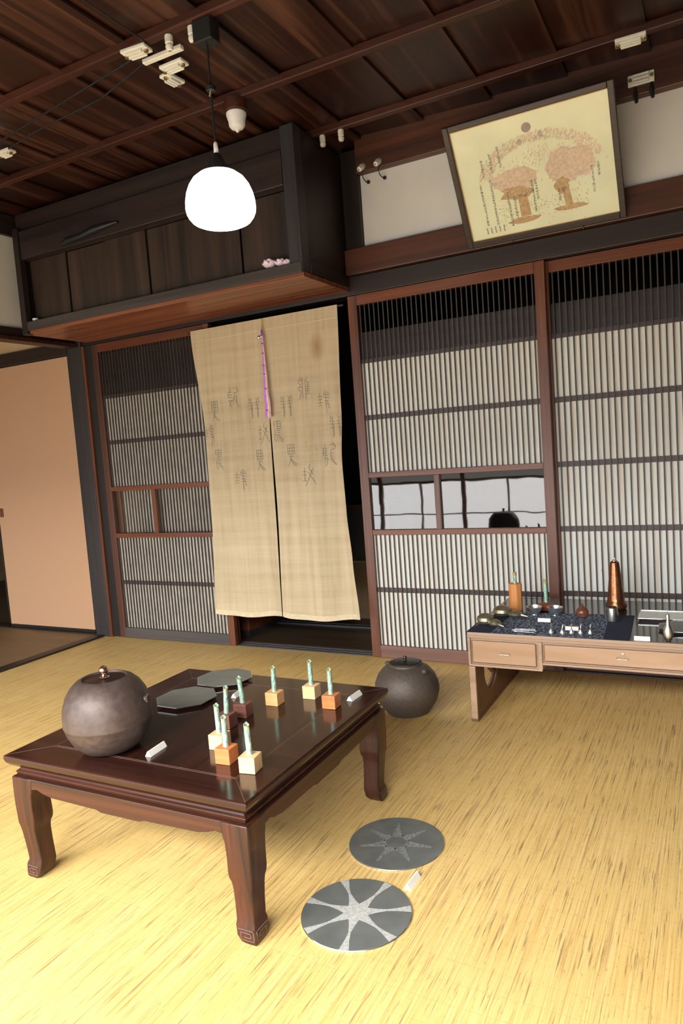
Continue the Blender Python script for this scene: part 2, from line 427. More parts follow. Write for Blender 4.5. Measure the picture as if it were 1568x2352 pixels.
# ------------------------------------------------------------------ lattice doors
def lattice_door(n, x0, x1, y, pitch, window, lstile, rstile, bottom, backing=.13, pap='paper'):
    d = thing('door_%d' % n, None, None, kind='structure')
    zt = 1.80
    MB().box(x0, x0 + lstile, y - .016, y + .014, .004, zt).build('stile', M['stile_dark' if n < 3 else 'stile_red'], d, .002)
    MB().box(x1 - rstile, x1, y - .016, y + .014, .004, zt).build('stile', M['stile_red'], d, .002)
    a, b2 = x0 + lstile, x1 - rstile
    MB().box(a, b2, y - .016, y + .014, 1.752, zt).build('top_rail', M['rail_red'], d, .002)
    MB().box(a, b2, y - .016, y + .014, .004, .066).build('bottom_rail', bottom, d, .002)
    zs = [1.208, .349] + ([] if window else [.926, .640])
    r = MB()
    for z in zs: r.box(a, b2, y - .004, y + .002, z - .012, z + .012)
    r.box(a, b2, y - .004, y + .002, 1.472, 1.492)
    r.build('cross_rail', M['rail_dark'], d)
    spans = [(.066, 1.752)]
    if window:
        for z in (.640, .926): MB().box(a, b2, y - .015, y + .010, z - .013, z + .013).build('window_rail', M['rail_red'], d, .0015)
        xm = a + (b2 - a) * .415
        MB().box(xm - .014, xm + .014, y - .015, y + .010, .653, .913).build('mullion', M['stile_red'], d, .0015)
        spans = [(.066, .627), (.939, 1.752)]
        MB().raw([(a, y, .653), (b2, y, .653), (b2, y, .913), (a, y, .913)], [(0, 1, 2, 3)]).build('window_pane', M['glass'], d)
    s = MB(); k = a + pitch * .55
    while k < b2 - .004:
        for z0, z1 in spans: s.box(k - .0026, k + .0026, y - .0095, y - .004, z0, z1)
        k += pitch
    s.build('lattice', M['slat'], d)
    p = MB()
    for z0, z1 in ([(.066, .627), (.939, 1.478)] if window else [(.066, 1.478)]): p.box(a, b2, y + .001, y + .003, z0, z1)
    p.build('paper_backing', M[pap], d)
    MB().box(a, b2, y + .006, y + .012, 1.49, 1.492 + backing).build('backing_board', M['dark_x'], d)
    return d
struct('trim_jamb', .067, .128, -.004, .10, 0.004, 1.802, M['jamb'])
lattice_door(1, .129, 1.015, 0.002, .0236, True, .047, .042, M['rail_grey'], .25, 'paper_old_shaded')
lattice_door(2, .129, 1.000, 0.046, .0236, False, .07, .040, M['rail_grey'], .25, 'paper_old_shaded')
lattice_door(3, 1.872, 2.815, 0.002, .0243, True, .048, .044, M['rail_pink'])
lattice_door(4, 2.790, 3.72, 0.040, .0258, False, .034, .044, M['rail_pink'])
lattice_door(5, 3.69, 4.66, 0.002, .0258, False, .044, .044, M['rail_pink'])

# tan fusuma in the next room
d = thing('door_6', None, None, kind='structure')
box('door_panel', -.925, -.105, .010, .030, .030, 1.765, M['fusuma'], d)
f = MB(); f.box(-.935, -.925, .004, .034, .010, 1.772); f.box(-.105, -.092, .004, .034, .010, 1.772)
f.box(-.935, -.092, .004, .034, .010, .030); f.box(-.925, -.105, .004, .034, 1.765, 1.772); f.build('lacquer_frame', M['black'], d)
box('door_pull', -.905, -.875, .003, .009, .775, .835, M['rail_red'], d, .002)

# ------------------------------------------------------------------ hanging cupboard above the doorway
hc = thing('hanging_cupboard', 'dark wooden cupboard hung under the ceiling above the curtained doorway', 'cupboard', (0, 0, 1.82))
b_ = MB()
for y0, y1 in ((-.445, -.305), (-.302, -.165), (-.162, -.014)): b_.box(.094, 1.888, y0, y1, 0, .022)
b_.build('bottom_board', M['shelf_under'], hc, .002)
box('shelf_edge', .132, 1.885, -.458, -.446, .016, .062, M['shelf_edge'], hc, .002)
box('ledge_board', .132, 1.82, -.445, -.40, .035, .058, M['shelf_edge'], hc)
box('corner_post', 1.822, 1.888, -.450, -.384, .024, .640, M['post'], hc, .004)
box('corner_post', .094, .134, -.462, -.424, -.004, .56, M['dark_z'], hc, .003)
box('side_panel', .100, .114, -.422, -.014, .024, .640, M['cup_side'], hc)
box('side_panel', 1.862, 1.882, -.383, -.014, .024, .640, M['cup_side'], hc)
box('side_rail', 1.860, 1.892, -.383, -.014, .024, .075, M['dark_y'], hc, .003)
box('top_beam', .132, 1.821, -.452, -.392, .395, .545, M['dark_x'], hc, .004)
box('frieze_board', .094, 1.821, -.43, -.41, .546, .64, M['dark_x'], hc)
pw = (1.820 - .134) / 6
for k in range(6):
    box('door_board', .134 + k * pw + .003, .134 + (k + 1) * pw - .003, -.398 + (k % 2) * .008, -.388 + (k % 2) * .008, .06, .394, M['cup_board'], hc, .001)

# things on its ledge
def blossom(label, loc, s, rz):
    t = thing('blossom', label, 'flower', loc, rz, 'pink blossoms on the cupboard ledge')
    p = MB()
    for k in range(11):
        a = 2 * PI * k / 5.5; rr = .013 * s if k < 6 else .007 * s
        mt = Matrix.Rotation(a, 3, 'Z') @ Matrix.Rotation(-.7, 3, 'Y')
        p.sphere((rr * math.cos(a), rr * math.sin(a), .014 * s + (.006 * s if k >= 6 else 0)), .013 * s, 8, 6, (1, .8, .35), mt)
    p.build('petals', M['petal'], t, smooth=True)
    MB().sphere((0, 0, .024 * s), .004 * s, 8, 6).build('flower_centre', M['yellow_wood'], t, smooth=True)
    MB().lathe([(.004, 0), (.010 * s, .006), (.006, .014 * s)], 10).build('calyx', M['stem_green'], t, smooth=True)
    return t
M['petal'] = plain('pink_petal', (.80, .62, .72), .6, 0, .12, 60)
M['stem_green'] = plain('green_stem', (.16, .22, .08), .6)
blossom('largest pink blossom, leftmost on the cupboard ledge', (1.706, -.425, 1.880), 1.6, 0)
blossom('middle pink blossom between two others on the cupboard ledge', (1.764, -.425, 1.880), 1.3, .5)
blossom('pink blossom beside the corner post of the cupboard', (1.800, -.427, 1.880), 1.0, 1)
tw = MB().tube([(1.665, -.438, 1.8805), (1.70, -.440, 1.884), (1.74, -.440, 1.8805), (1.79, -.440, 1.881)], .0022, 6)
tag(tw.build('twig', M['stem_green']), 'thin twig lying under the pink blossoms on the cupboard ledge', 'twig')
t = thing('cup', 'tiny white cup at the left end of the cupboard ledge', 'cup', (.165, -.425, 1.880))
MB().lathe([(.010, 0), (.014, .004), (.017, .020), (.0155, .020), (.012, .006)], 20).build('cup_body', M['white_plastic'], t, smooth=True)
tag(MB().prism([(.46, -.435), (.58, -.435), (.62, -.42), (.58, -.412), (.47, -.415)], 1.880, 1.886).build('paper_slip', M['silver2']),
    'flat pale slip of paper lying on the cupboard ledge', 'paper')
tag(MB().prism([(.63, -.437), (.71, -.437), (.72, -.425), (.64, -.420)], 1.880, 1.885).build('paper_slip', M['shelf_edge']),
    'small grey slip right of the pale paper on the cupboard ledge', 'paper')
bd = MB()
pts = [(.46, -.460, 2.225), (.52, -.471, 2.235), (.60, -.467, 2.240), (.70, -.473, 2.250), (.80, -.465, 2.258), (.86, -.459, 2.262)]
bd.tube(pts, .02, 10, [.008, .018, .014, .020, .012, .006])
tag(bd.build('cloth_bundle', M['black'], smooth=True), 'black bundle tied along the beam of the hanging cupboard', 'bundle')

# ------------------------------------------------------------------ noren curtain
def ny(x, z):      # depth of the cloth
    t = (1.76 - z) / 1.55
    return -.062 - .018 * t * math.sin(x * 13 + .7) - .012 * t * math.sin(x * 27 + z * 2) - .03 * t
def noren_panel(xl, xr, name):
    nx, nz = 26, 60; vs = []; fs = []
    for th in (0, .0012):
        for j in range(nz + 1):
            z = 1.762 - 1.55 * j / nz
            for i in range(nx + 1):
                u = i / nx; x = xl(z) + (xr(z) - xl(z)) * u
                zz = z - (.016 * math.sin(PI * u) * (j / nz))
                vs.append((x, ny(x, z) + th, zz))
    N = (nx + 1) * (nz + 1)
    for j in range(nz):
        for i in range(nx):
            a = j * (nx + 1) + i; fs.append((a, a + 1, a + nx + 2, a + nx + 1)); fs.append((N + a, N + a + nx + 1, N + a + nx + 2, N + a + 1))
    for j in range(nz):
        for i in (0, nx):
            a = j * (nx + 1) + i; fs.append((a, a + nx + 1, N + a + nx + 1, N + a))
    for i in range(nx):
        for j in (0, nz):
            a = j * (nx + 1) + i; fs.append((a, a + 1, N + a + 1, N + a))
    return MB().raw(vs, fs)
def lerp_tab(tab, z):
    tab = sorted(tab)
    if z <= tab[0][0]: return tab[0][1]
    for (a, va), (b, vb) in zip(tab, tab[1:]):
        if z <= b:
            t = (z - a) / (b - a); t = t * t * (3 - 2 * t); return va + (vb - va) * t
    return tab[-1][1]
XL = lambda z: lerp_tab([(.2, .978), (.7, .988), (1.2, .982), (1.77, .930)], z)
XM = lambda z: lerp_tab([(.2, 1.4055), (.7, 1.414), (1.25, 1.408), (1.77, 1.400)], z)
gap = lambda z: lerp_tab([(.2, .004), (.8, .0065), (1.2, .0035), (1.30, .0), (1.8, .0)], z)
XRR = lambda z: lerp_tab([(.2, 1.856), (.5, 1.832), (.75, 1.815), (1.0, 1.810), (1.25, 1.826), (1.77, 1.838)], z)
nr = thing('noren_curtain', 'long split beige linen curtain with scattered archaic characters in the doorway', 'curtain', (0, 0, 0))
noren_panel(XL, lambda z: XM(z) - gap(z), 'l').build('cloth_panel', M['linen'], nr, smooth=True)
noren_panel(lambda z: XM(z) + gap(z), XRR, 'r').build('cloth_panel', M['linen'], nr, smooth=True)
MB().tube([(.905, -.050, 1.757), (1.866, -.050, 1.757)], .0055, 10).build('hanging_rod', M['dark_x'], nr, smooth=True)
# stitched hem line and bottom hems
hm = MB()
for za, zb in ((1.700, 1.7035),):
    n = 60
    for i in range(n):
        x0 = .934 + (1.832 - .934) * i / n; x1 = .934 + (1.832 - .934) * (i + 1) / n
        hm.raw([(x0, ny(x0, za) - .0012, za), (x1, ny(x1, za) - .0012, za), (x1, ny(x1, zb) - .0012, zb), (x0, ny(x0, zb) - .0012, zb)], [(0, 1, 2, 3)])
hm.build('top_hem', M['hem'], nr)
for a, b2 in ((XL, lambda z: XM(z) - gap(z)), (lambda z: XM(z) + gap(z), XRR)):
    hb = MB(); n = 26
    for i in range(n):
        q = []
        for (u, zt) in ((i / n, .213), ((i + 1) / n, .213), ((i + 1) / n, .240), (i / n, .240)):
            x = a(zt) + (b2(zt) - a(zt)) * u; q.append((x, ny(x, zt) - .0015, zt - .016 * math.sin(PI * u)))
        hb.raw(q, [(0, 1, 2, 3)])
    hb.build('bottom_hem', M['hem'], nr)

# archaic characters, each drawn as thin thread strokes
def ladder(x0, x1, ys): return [[(x0, y), (x1, y)] for y in ys]
G = {
 'a': ladder(-.5, .5, [.95, .72, .50, .28, .08]) + [[(-.5, .95), (-.5, .5)], [(0, 1.05), (0, .08)], [(.5, .95), (.5, .3)], [(-.45, -.08), (.45, -.08)], [(-.4, -.28), (.4, -.28)],
       [(-.4, -.1), (-.45, -.7), (-.2, -.95)], [(-.1, -.3), (-.12, -.75), (.1, -.85)], [(.1, -.35), (.35, -.75), (.8, -1.0)], [(.3, -.35), (.45, -.6), (.9, -.8)]],
 'b': [[(-.55, .95), (-.5, .1)], [(.5, .95), (.55, .1)], [(-.2, .95), (-.2, .1)], [(.15, .95), (.15, .1)]] + ladder(-.55, .55, [.95, .65, .38, .1]) +
      [[(0, .0), (-.1, -.3), (-.5, -.95)], [(-.3, -.2), (.2, -.55), (.9, -.9)], [(-.2, -.35), (.2, -.75), (.7, -1.0)], [(-.4, -.05), (.45, -.12)]],
 'c': ladder(-.95, -.3, [.6, .4, .2, 0, -.2]) + [[(-.65, 1.0), (-.6, -.2)], [(-.95, .7), (-.95, .0)], [(-.9, -.3), (-.3, -.35)], [(-.35, -.3), (-.5, -.8), (-.9, -1.0)], [(-.6, -.35), (-.85, -.75)],
       [(.0, .9), (.8, .95), (.85, .55), (.1, .45)], [(.45, 1.1), (.8, .7)], [(.15, .45), (.05, .0), (.2, -.5), (.9, -.95)], [(.3, .1), (.25, -.2), (.5, -.6), (.95, -.8)], [(.05, .2), (.6, .2)]],
 'd': ladder(-.85, -.2, [.35, .05, -.5]) + [[(-.5, .7), (-.5, -.5)], [(.3, 1.0), (.1, .6), (.55, .35)], [(.7, .6), (.2, -.1), (-.2, -.7), (-.45, -1.0)], [(.0, .3), (.55, -.3), (.95, -.85)], [(.25, .55), (.65, .05)]],
 'e': ladder(-.9, -.1, [.5, .25, -.05]) + [[(-.5, .8), (-.5, -.1)], [(-.8, -.3), (-.2, -.25)], [(.35, 1.0), (.35, -1.0)], [(.1, .7), (.75, .55)], [(.0, .45), (.85, .3)], [(.05, .1), (.8, .1)], [(.1, -.15), (.8, -.2)], [(.15, .9), (.0, .5)], [(.6, .9), (.8, .5)], [(.55, .1), (.75, -.6)]],
 'f': [[(-.5, 1.0), (-.8, .5), (-.4, .3), (-.8, -.1), (-.4, -.3), (-.7, -1.0)], [(-.2, .9), (-.2, -.9)], [(.2, .7), (.2, -1.0)], [(.5, 1.0), (.2, .6), (.8, .5)], [(.45, .3), (.8, .35)]] + ladder(.2, .8, [.15, -.05, -.25, -.5]) + [[(.5, .5), (.5, -.5)], [(-.8, .7), (-.1, .75)], [(-.9, .1), (-.2, .15)]],
 'g': [[(-.7, .9), (-.45, .65), (-.2, .9)], [(.3, .9), (.55, .65), (.85, .9)], [(-.45, .65), (-.45, -1.0)], [(.55, .65), (.55, -1.0)], [(-.3, .2), (-.3, -.9)], [(.7, .1), (.7, -.9)]] +
      ladder(-.85, -.1, [.45, .2, -.1]) + ladder(.2, .95, [.45, .2, -.1]) + [[(-.7, .9), (-.8, .5)], [(.85, .9), (.9, .5)]],
 'h': ladder(-.75, -.05, [.5, .25, .0, -.3]) + [[(-.4, .95), (-.4, .5)], [(-.7, .5), (-.7, 0)], [(-.6, -.3), (-.3, -.9)], [(-.1, -.2), (-.6, -.8)], [(.1, .85), (.7, .9), (.75, .45), (.1, .4)], [(.3, .4), (.25, -.2), (.75, -.95)], [(.15, .1), (-.05, -.7)], [(.5, .2), (.55, -.5)]],
}
TH = MB(); TR_ = MB()
def glyph(key, cx, cz, h=.056, w=.040):
    for si, st in enumerate(G[key]):
        mb = TR_ if (key == 'c' and si > 12) else TH
        for (a, b3) in zip(st, st[1:]):
            p = Vector((cx + a[0] * w, cz + a[1] * h)); q = Vector((cx + b3[0] * w, cz + b3[1] * h))
            dd = (q - p); L = dd.length
            if L < 1e-6: continue
            nrm = Vector((-dd.y, dd.x)) / L * .0010
            cr = [p + nrm, q + nrm, q - nrm, p - nrm]
            mb.raw([(c.x, ny(c.x, c.y) - .0016, c.y) for c in cr], [(0, 1, 2, 3)])
for k, x, z in [('h', 1.182, 1.381), ('b', 1.060, 1.316), ('g', 1.310, 1.315), ('e', 1.012, 1.191), ('d', 1.360, 1.177), ('a', 1.063, 1.056), ('b', 1.324, 1.038),
                ('e', 1.193, .941), ('f', 1.625, 1.382), ('e', 1.727, 1.303), ('g', 1.514, 1.303), ('a', 1.450, 1.178), ('g', 1.788, 1.18), ('b', 1.525, 1.053),
                ('c', 1.741, 1.040), ('d', 1.619, .946)]:
    TH = MB(); TR_ = MB(); glyph(k, x, z); g_ = TH.build('stitched_character', M['stitch'], nr)
    if TR_.v: TR_.build('red_stroke', M['stitch_red'], g_)
TH = MB(); glyph('d', 1.634, 1.11); TH.build('faint_character', plain('yellow_thread', (.60, .47, .20), .9), nr)

# ribbon tassel on the curtain
ts = thing('ribbon_tassel', 'long lilac and pale pink ribbon tassel with a small bell, on the linen curtain', 'tassel', (1.405, -.075, 1.745))
MB().tube([(0, .006, .012), (-.003, .002, -.02), (.0, -.006, -.055)], .0038, 8, [.002, .003, .0055]).build('cord', M['orange_cord'], ts)
MB().tube([(.0, -.006, -.045), (.002, -.007, -.075)], .006, 8).build('knot', M['violet'], ts)
bl = MB(); bl.sphere((-.013, -.013, -.082), .0105, 14, 10); bl.tube([(-.002, -.008, -.072), (-.012, -.012, -.074)], .0015, 6); bl.sphere((.000, -.012, -.079), .0065, 12, 8)
bl.build('bell', M['silver'], ts, smooth=True)
def ribbon(x0, x1, w0, w1, yo, zb, mat):
    r = MB(); n = 24; vs = []; fs = []
    for i in range(n + 1):
        t = i / n; z = -.07 + (zb + .07) * t; cx = x0 + (x1 - x0) * t + .0012 * math.sin(t * 15 + x0 * 300); w = w0 + (w1 - w0) * t
        yy = yo - .035 * t * .6 - .002 * math.sin(t * 20)
        vs += [(cx - w, yy, z), (cx + w, yy - .002, z - (.006 if i == n else 0)), (cx + w, yy + .0008, z - (.006 if i == n else 0)), (cx - w, yy + .0012, z)]
    for i in range(n):
        a = i * 4
        for k in range(4): fs.append((a + k, a + (k + 1) % 4, a + 4 + (k + 1) % 4, a + 4 + k))
    fs += [(0, 1, 2, 3), (4 * n, 4 * n + 1, 4 * n + 2, 4 * n + 3)]
    return r.raw(vs, fs).build('ribbon', mat, ts)
ribbon(.003, .004, .006, .010, -.006, -.488, M['lilac'])
ribbon(.006, .019, .002, .007, -.009, -.492, M['pink'])
ribbon(.005, .026, .0015, .005, -.005, -.486, M['petal'])
for z, x in ((-.115, .004), (-.165, .004), (-.225, .005), (-.27, .006), (-.345, .009), (-.455, .010)):
    MB().tube([(x - .006, -.013 + .045 * z + .003, z + .002), (x + .005, -.014 + .045 * z + .003, z)], .0028, 6).build('ribbon_knot', M['violet'], ts)

# ------------------------------------------------------------------ framed certificate leaning out from the wall
B0, T0 = Vector((2.500, -.030, 1.905)), Vector((2.500, -.310, 2.318))
fw = .652; fh = (T0 - B0).length
fr = thing('framed_certificate', 'large dark framed certificate with text and tree picture, tilted out from the wall', 'picture frame', B0)
ax_u = Vector((1, 0, 0)); ax_v = (T0 - B0).normalized(); ax_n = ax_u.cross(ax_v)   # towards the room
FM = Matrix((ax_u, ax_v, ax_n)).transposed()
def fbox(mb, u0, u1, v0, v1, n0, n1): return mb.box(u0, u1, v0, v1, n0, n1, mtx=FM)
e = .024
for nm, (a, b2, c, d2) in {'l': (0, e, 0, fh), 'r': (fw - e, fw, 0, fh), 'b': (e, fw - e, 0, e), 't': (e, fw - e, fh - e, fh)}.items():
    fbox(MB(), a, b2, c, d2, -.004, .018).build('frame_moulding', M['frame_dark'], fr, .003)
fbox(MB(), e * .5, fw - e * .5, e * .5, fh - e * .5, -.004, .002).build('backing_board', M['frame_dark'], fr)
M['cert'] = plain('aged_pale_paper', (.86, .88, .62), .8, 0, .06, 6)
fbox(MB(), e, fw - e, e, fh - e, .002, .0035).build('paper_sheet', M['cert'], fr)
M['cert_edge'] = plain('foxed_paper_edge', (.62, .38, .16), .8)
M['print_pink'] = plain('faded_pink_print', (.76, .60, .44), .8, 0, .15, 90)
M['print_brown'] = plain('brown_print', (.58, .40, .22), .8, 0, .2, 90)
M['print_grey'] = plain('grey_print', (.22, .22, .16), .8)
M['print_blue'] = plain('blue_grey_print', (.22, .22, .30), .8)
iw, ih = fw - 2 * e, fh - 2 * e
def pu(u, v): return (e + iw * u, e + ih * (1 - v))
def fq(mb, pts, h=.0040):
    mb.raw([FM @ Vector((*pu(u, v), h)) for u, v in pts], [tuple(range(len(pts)))])
ed = MB()
fq(ed, [(0, 0), (1, 0), (1, .012), (0, .012)]); fq(ed, [(0, 0), (.008, 0), (.008, 1), (0, 1)]); fq(ed, [(0, .992), (1, .992), (1, 1), (0, 1)])
ed.build('paper_edge', M['cert_edge'], fr)
def blob(mb, cu, cv, ru, rv, h=.0040, n=22, jag=.12):
    fq(mb, [(cu + ru * math.cos(2 * PI * k / n) * (1 + random.uniform(-jag, jag)), cv + rv * math.sin(2 * PI * k / n) * (1 + random.uniform(-jag, jag))) for k in range(n)], h)
pk = MB(); blob(pk, .38, .53, .135, .115, .00402); blob(pk, .70, .50, .12, .15, .00402); blob(pk, .80, .50, .09, .13, .00403); blob(pk, .30, .52, .09, .07, .00404)
def stipple(mb, n, fu, lw=.010, ww=.0022, ang=.5):
    for _ in range(n):
        u, v = fu(); a = random.uniform(-ang, ang) + PI / 3; l = lw * random.uniform(.5, 1.2)
        du, dv = l * math.cos(a), -l * math.sin(a) * 1.25; wu, wv = ww * math.sin(a), ww * math.cos(a)
        fq(mb, [(u - wu, v - wv), (u + du, v + dv), (u + wu, v + wv)], .0043 + random.uniform(0, .0002))
def arc():
    t = random.uniform(PI * 1.02, PI * 1.98); r = random.uniform(.82, 1.08)
    return (.53 + .37 * r * math.cos(t), .50 + .30 * r * math.sin(t))
stipple(pk, 260, lambda: (random.gauss(.38, .06), random.gauss(.52, .06)), .022, .004); stipple(pk, 330, lambda: (random.gauss(.74, .07), random.gauss(.50, .08)), .022, .004)
stipple(pk, 900, arc, .022, .0036); stipple(pk, 120, lambda: (random.gauss(.53, .05), random.gauss(.36, .04)), .018, .003)
pk.build('printed_foliage', M['print_pink'], fr)
br = MB(); blob(br, .37, .64, .12, .055, .0044, 18, .3); fq(br, [(.37, .66), (.43, .66), (.44, .86), (.37, .86)], .0044)
blob(br, .66, .66, .05, .07, .0044, 16, .25); fq(br, [(.66, .68), (.705, .68), (.72, .84), (.67, .84)], .0044)
blob(br, .39, .89, .11, .028, .0044, 18, .15); blob(br, .70, .865, .11, .025, .0044, 18, .15)
stipple(br, 260, lambda: (random.uniform(.22, .82), random.gauss(.80, .055)), .010, .003)
br.build('printed_trunks', M['print_brown'], fr)
def column(u, v0, v1, step=.012, w=.008):
    v = v0; gy = MB()
    while v < v1:
        for _ in range(2):
            a = random.uniform(-w, w) * .7
            if random.random() < .5: fq(gy, [(u - w, v + a), (u + w, v + a), (u + w, v + a + .0035), (u - w, v + a + .0035)], .0046)
            else: fq(gy, [(u + a, v - .004), (u + a + .003, v - .004), (u + a + .003, v + .006), (u + a, v + .006)], .0046)
        v += step
    gy.build('text_column', M['print_grey'], fr)
for c_ in [(.135, .50, .88), (.205, .48, .88), (.305, .62, .93), (.345, .66, .86), (.475, .56, .84), (.50, .56, .74), (.86, .56, .78), (.90, .54, .66), (.64, .68, .80), (.17, .30, .44), (.23, .26, .42), (.29, .22, .40)]: column(*c_)
for u in (.12, .15, .18, .21, .24): column(u, .90, .955, .010, .005)
bl = MB()
for cu, cv in ((.44, .225), (.575, .20)):
    for k in range(9):
        a = 2 * PI * k / 9; fq(bl, [(cu, cv), (cu + .018 * math.cos(a), cv + .024 * math.sin(a)), (cu + .018 * math.cos(a + .25), cv + .024 * math.sin(a + .25))], .0047)
    bl.build('printed_flower', M['print_blue'], fr); bl = MB()
mn = [(cu_ := .495 + .030 * math.cos(2 * PI * k / 28), .125 + .040 * math.sin(2 * PI * k / 28)) for k in range(28)]
fq(bl, mn, .0046); bl.build('printed_crest', plain('grey_brown_seal', (.34, .28, .24), .8), fr)
MB().raw([FM @ Vector(q) for q in ((e, e, .008), (fw - e, e, .008), (fw - e, fh - e, .008), (e, fh - e, .008))], [(0, 1, 2, 3)]).build('glass_sheet', M['glass_pic'], fr)
for u in (.195, .485):
    hk = MB().tube([FM @ Vector((u, -.006, -.002)), FM @ Vector((u, -.008, .016)), FM @ Vector((u, .006, .021))], .0025, 6)
    hk.build('support_hook', M['chrome'], fr)
MB().tube([(.12, -.272, .400), (.12, -.02, .425)], .0015, 6).build('hanging_wire', M['blackcord'], fr)
MB().tube([(.53, -.272, .400), (.53, -.02, .425)], .0015, 6).build('hanging_wire', M['blackcord'], fr)

# ------------------------------------------------------------------ pendant lamp
lp = thing('pendant_lamp', 'white opal glass pendant lamp hanging lit from the ceiling on a black cord', 'lamp', (2.025, -1.20, ZC))
Z = lambda z: z - ZC
MB().box(-.036, .036, -.026, .026, Z(2.395), -.001).build('ceiling_adapter', M['black'], lp, .004)
MB().tube([(0, 0, Z(2.40)), (-.001, 0, Z(2.25)), (.0, 0, Z(2.07))], .0035, 8).build('cord', M['blackcord'], lp)
ad = MB().lathe([(.004, Z(2.245)), (.016, Z(2.250)), (.018, Z(2.262)), (.010, Z(2.270)), (.004, Z(2.272))], 16); ad.build('cord_adjuster', M['black'], lp, smooth=True)
MB().tube([(-.004, -.004, Z(2.232)), (.004, -.006, Z(2.250))], .004, 8).build('cord_clip', M['brass'], lp)
MB().lathe([(.005, Z(2.052)), (.008, Z(2.058)), (.007, Z(2.085)), (.004, Z(2.090))], 12).build('cord_cap', M['white_plastic'], lp, smooth=True)
MB().lathe([(.036, Z(1.996)), (.033, Z(2.010)), (.022, Z(2.035)), (.012, Z(2.052)), (.004, Z(2.054))], 24).build('socket_cover', M['black'], lp, smooth=True)
MB().lathe([(.016, Z(1.985)), (.026, Z(1.990)), (.026, Z(1.998)), (.020, Z(2.000))], 20).build('collar', M['chrome'], lp, smooth=True)
pr_ = [(.104, 1.829), (.121, 1.835), (.134, 1.848), (.141, 1.860), (.144, 1.875), (.1425, 1.897), (.136, 1.922), (.124, 1.946), (.106, 1.967), (.080, 1.983), (.050, 1.991), (.022, 1.994)]
outer = [(r * .80, Z(z) + .004) for r, z in pr_]; inner = [(r * .80 - .004, Z(z) + .001) for r, z in reversed(pr_)]
MB().lathe(outer + inner, 48, cap=False).build('lamp_shade', M['lamp'], lp, smooth=True)
MB().sphere((0, 0, Z(1.92)), .030, 20, 14).build('bulb', M['lamp'], lp, smooth=True)

# ------------------------------------------------------------------ ceiling fittings
def insulator(label, loc, tilt=(0, 0)):
    t = thing('porcelain_insulator', label, 'insulator', loc, 0, 'porcelain knob insulators')
    t.rotation_euler = (tilt[0], tilt[1], 0)
    MB().lathe([(.011, 0), (.0135, -.003), (.0135, -.026), (.010, -.029), (.007, -.030)], 18).build('knob_body', M['porcelain'], t, smooth=True)
    MB().lathe([(.007, -.030), (.0125, -.033), (.0135, -.040), (.010, -.048), (.004, -.050)], 18).build('knob_head', M['porcelain'], t, smooth=True)
    MB().lathe([(.0035, -.048), (.0045, -.0515), (.002, -.053)], 8).build('screw', M['brass'], t)
    return t
insulator('white knob insulator on a ceiling batten touching the black lamp adapter box', (1.972, -1.204, ZC))
insulator('white knob insulator left of the lamp, just above the white connector blocks', (1.880, -1.210, ZC))
insulator('left of two white knob insulators above the hanging cupboard corner', (1.921, -.243, ZC))
insulator('right of two white knob insulators above the hanging cupboard corner', (2.014, -.243, ZC))
a1 = insulator('left white knob insulator where ceiling meets the white wall', (2.020, -.044, 2.372), (-.95, .15))
a2 = insulator('right white knob insulator where ceiling meets the white wall', (2.104, -.044, 2.375), (-.95, .15))
def wire_hook(label, x):
    h = MB().tube([(x, -.044, 2.356), (x - .006, -.050, 2.335), (x - .008, -.035, 2.318), (x - .002, -.020, 2.306), (x + .006, -.010, 2.310)], .0022, 8)
    h.sphere((x + .004, -.0075, 2.307), .0085, 10, 8)
    tag(h.build('wire_end', M['blackcord'], smooth=True), label, 'wire', 'short black wires below the wall insulators')
wire_hook('short black wire end curling below the left wall insulator', 2.020)
wire_hook('short black wire end curling below the right wall insulator', 2.104)
def peg(label, x, z):
    h = MB().tube([(x, -.020, z + .045), (x, -.050, z + .034), (x, -.054, z + .012), (x + .004, -.056, z - .022)], .008, 8, [.006, .006, .010, .006])
    tag(h.build('dark_peg', M['black'], smooth=True), label, 'peg', 'dark pegs above the white wall')
peg('dark peg right of the framed certificate, the nearer to it', 3.200, 2.335); peg('dark peg at upper right, farther from the framed certificate', 3.258, 2.338)
def cleat(label, loc, rot, L=.10, W=.046):
    t = thing('porcelain_cleat', label, 'connector', loc, 0, 'white porcelain cleats on the ceiling'); t.rotation_euler = rot
    m_ = MB().box(-L / 2, L / 2, -W / 2, W / 2, -.012, 0); m_.build('cleat_base', M['porcelain'], t, .003)
    r = MB()
    for k in (-1, 0, 1): r.box(-L / 2 + .018, L / 2 - .018, k * W * .3 - .004, k * W * .3 + .004, -.022, -.012)
    r.build('cleat_ridges', M['porcelain'], t, .002)
    for s in (-1, 1): MB().lathe([(.007, -.020), (.007, -.012)], 10, (s * (L / 2 - .009), 0, 0)).build('cleat_screw', M['brass'], t)
    return t
cleat('white porcelain cleat at upper right under the ceiling, the larger of two', (3.206, -.243, 2.466), (0, 0, .05), .105, .055)
cleat('white porcelain cleat on the wall beam right of the framed certificate', (3.222, -.0455, 2.398), (-PI / 2, 0, 0), .095, .042)
cleat('white porcelain cleat at the left edge of the ceiling', (.734, -.965, 2.466), (0, 0, 0), .085, .045)
cleat('uppermost left white cleat of the cluster beside the lamp', (1.742, -1.216, 2.462), (0, 0, .1), .10, .05)
cleat('white cleat below the long bar in the cluster beside the lamp', (1.800, -1.095, 2.448), (0, 0, .0), .10, .045)
cleat('lowest tilted white cleat of the cluster beside the lamp', (1.740, -1.035, 2.445), (0, 0, PI / 2 - .1), .085, .045)
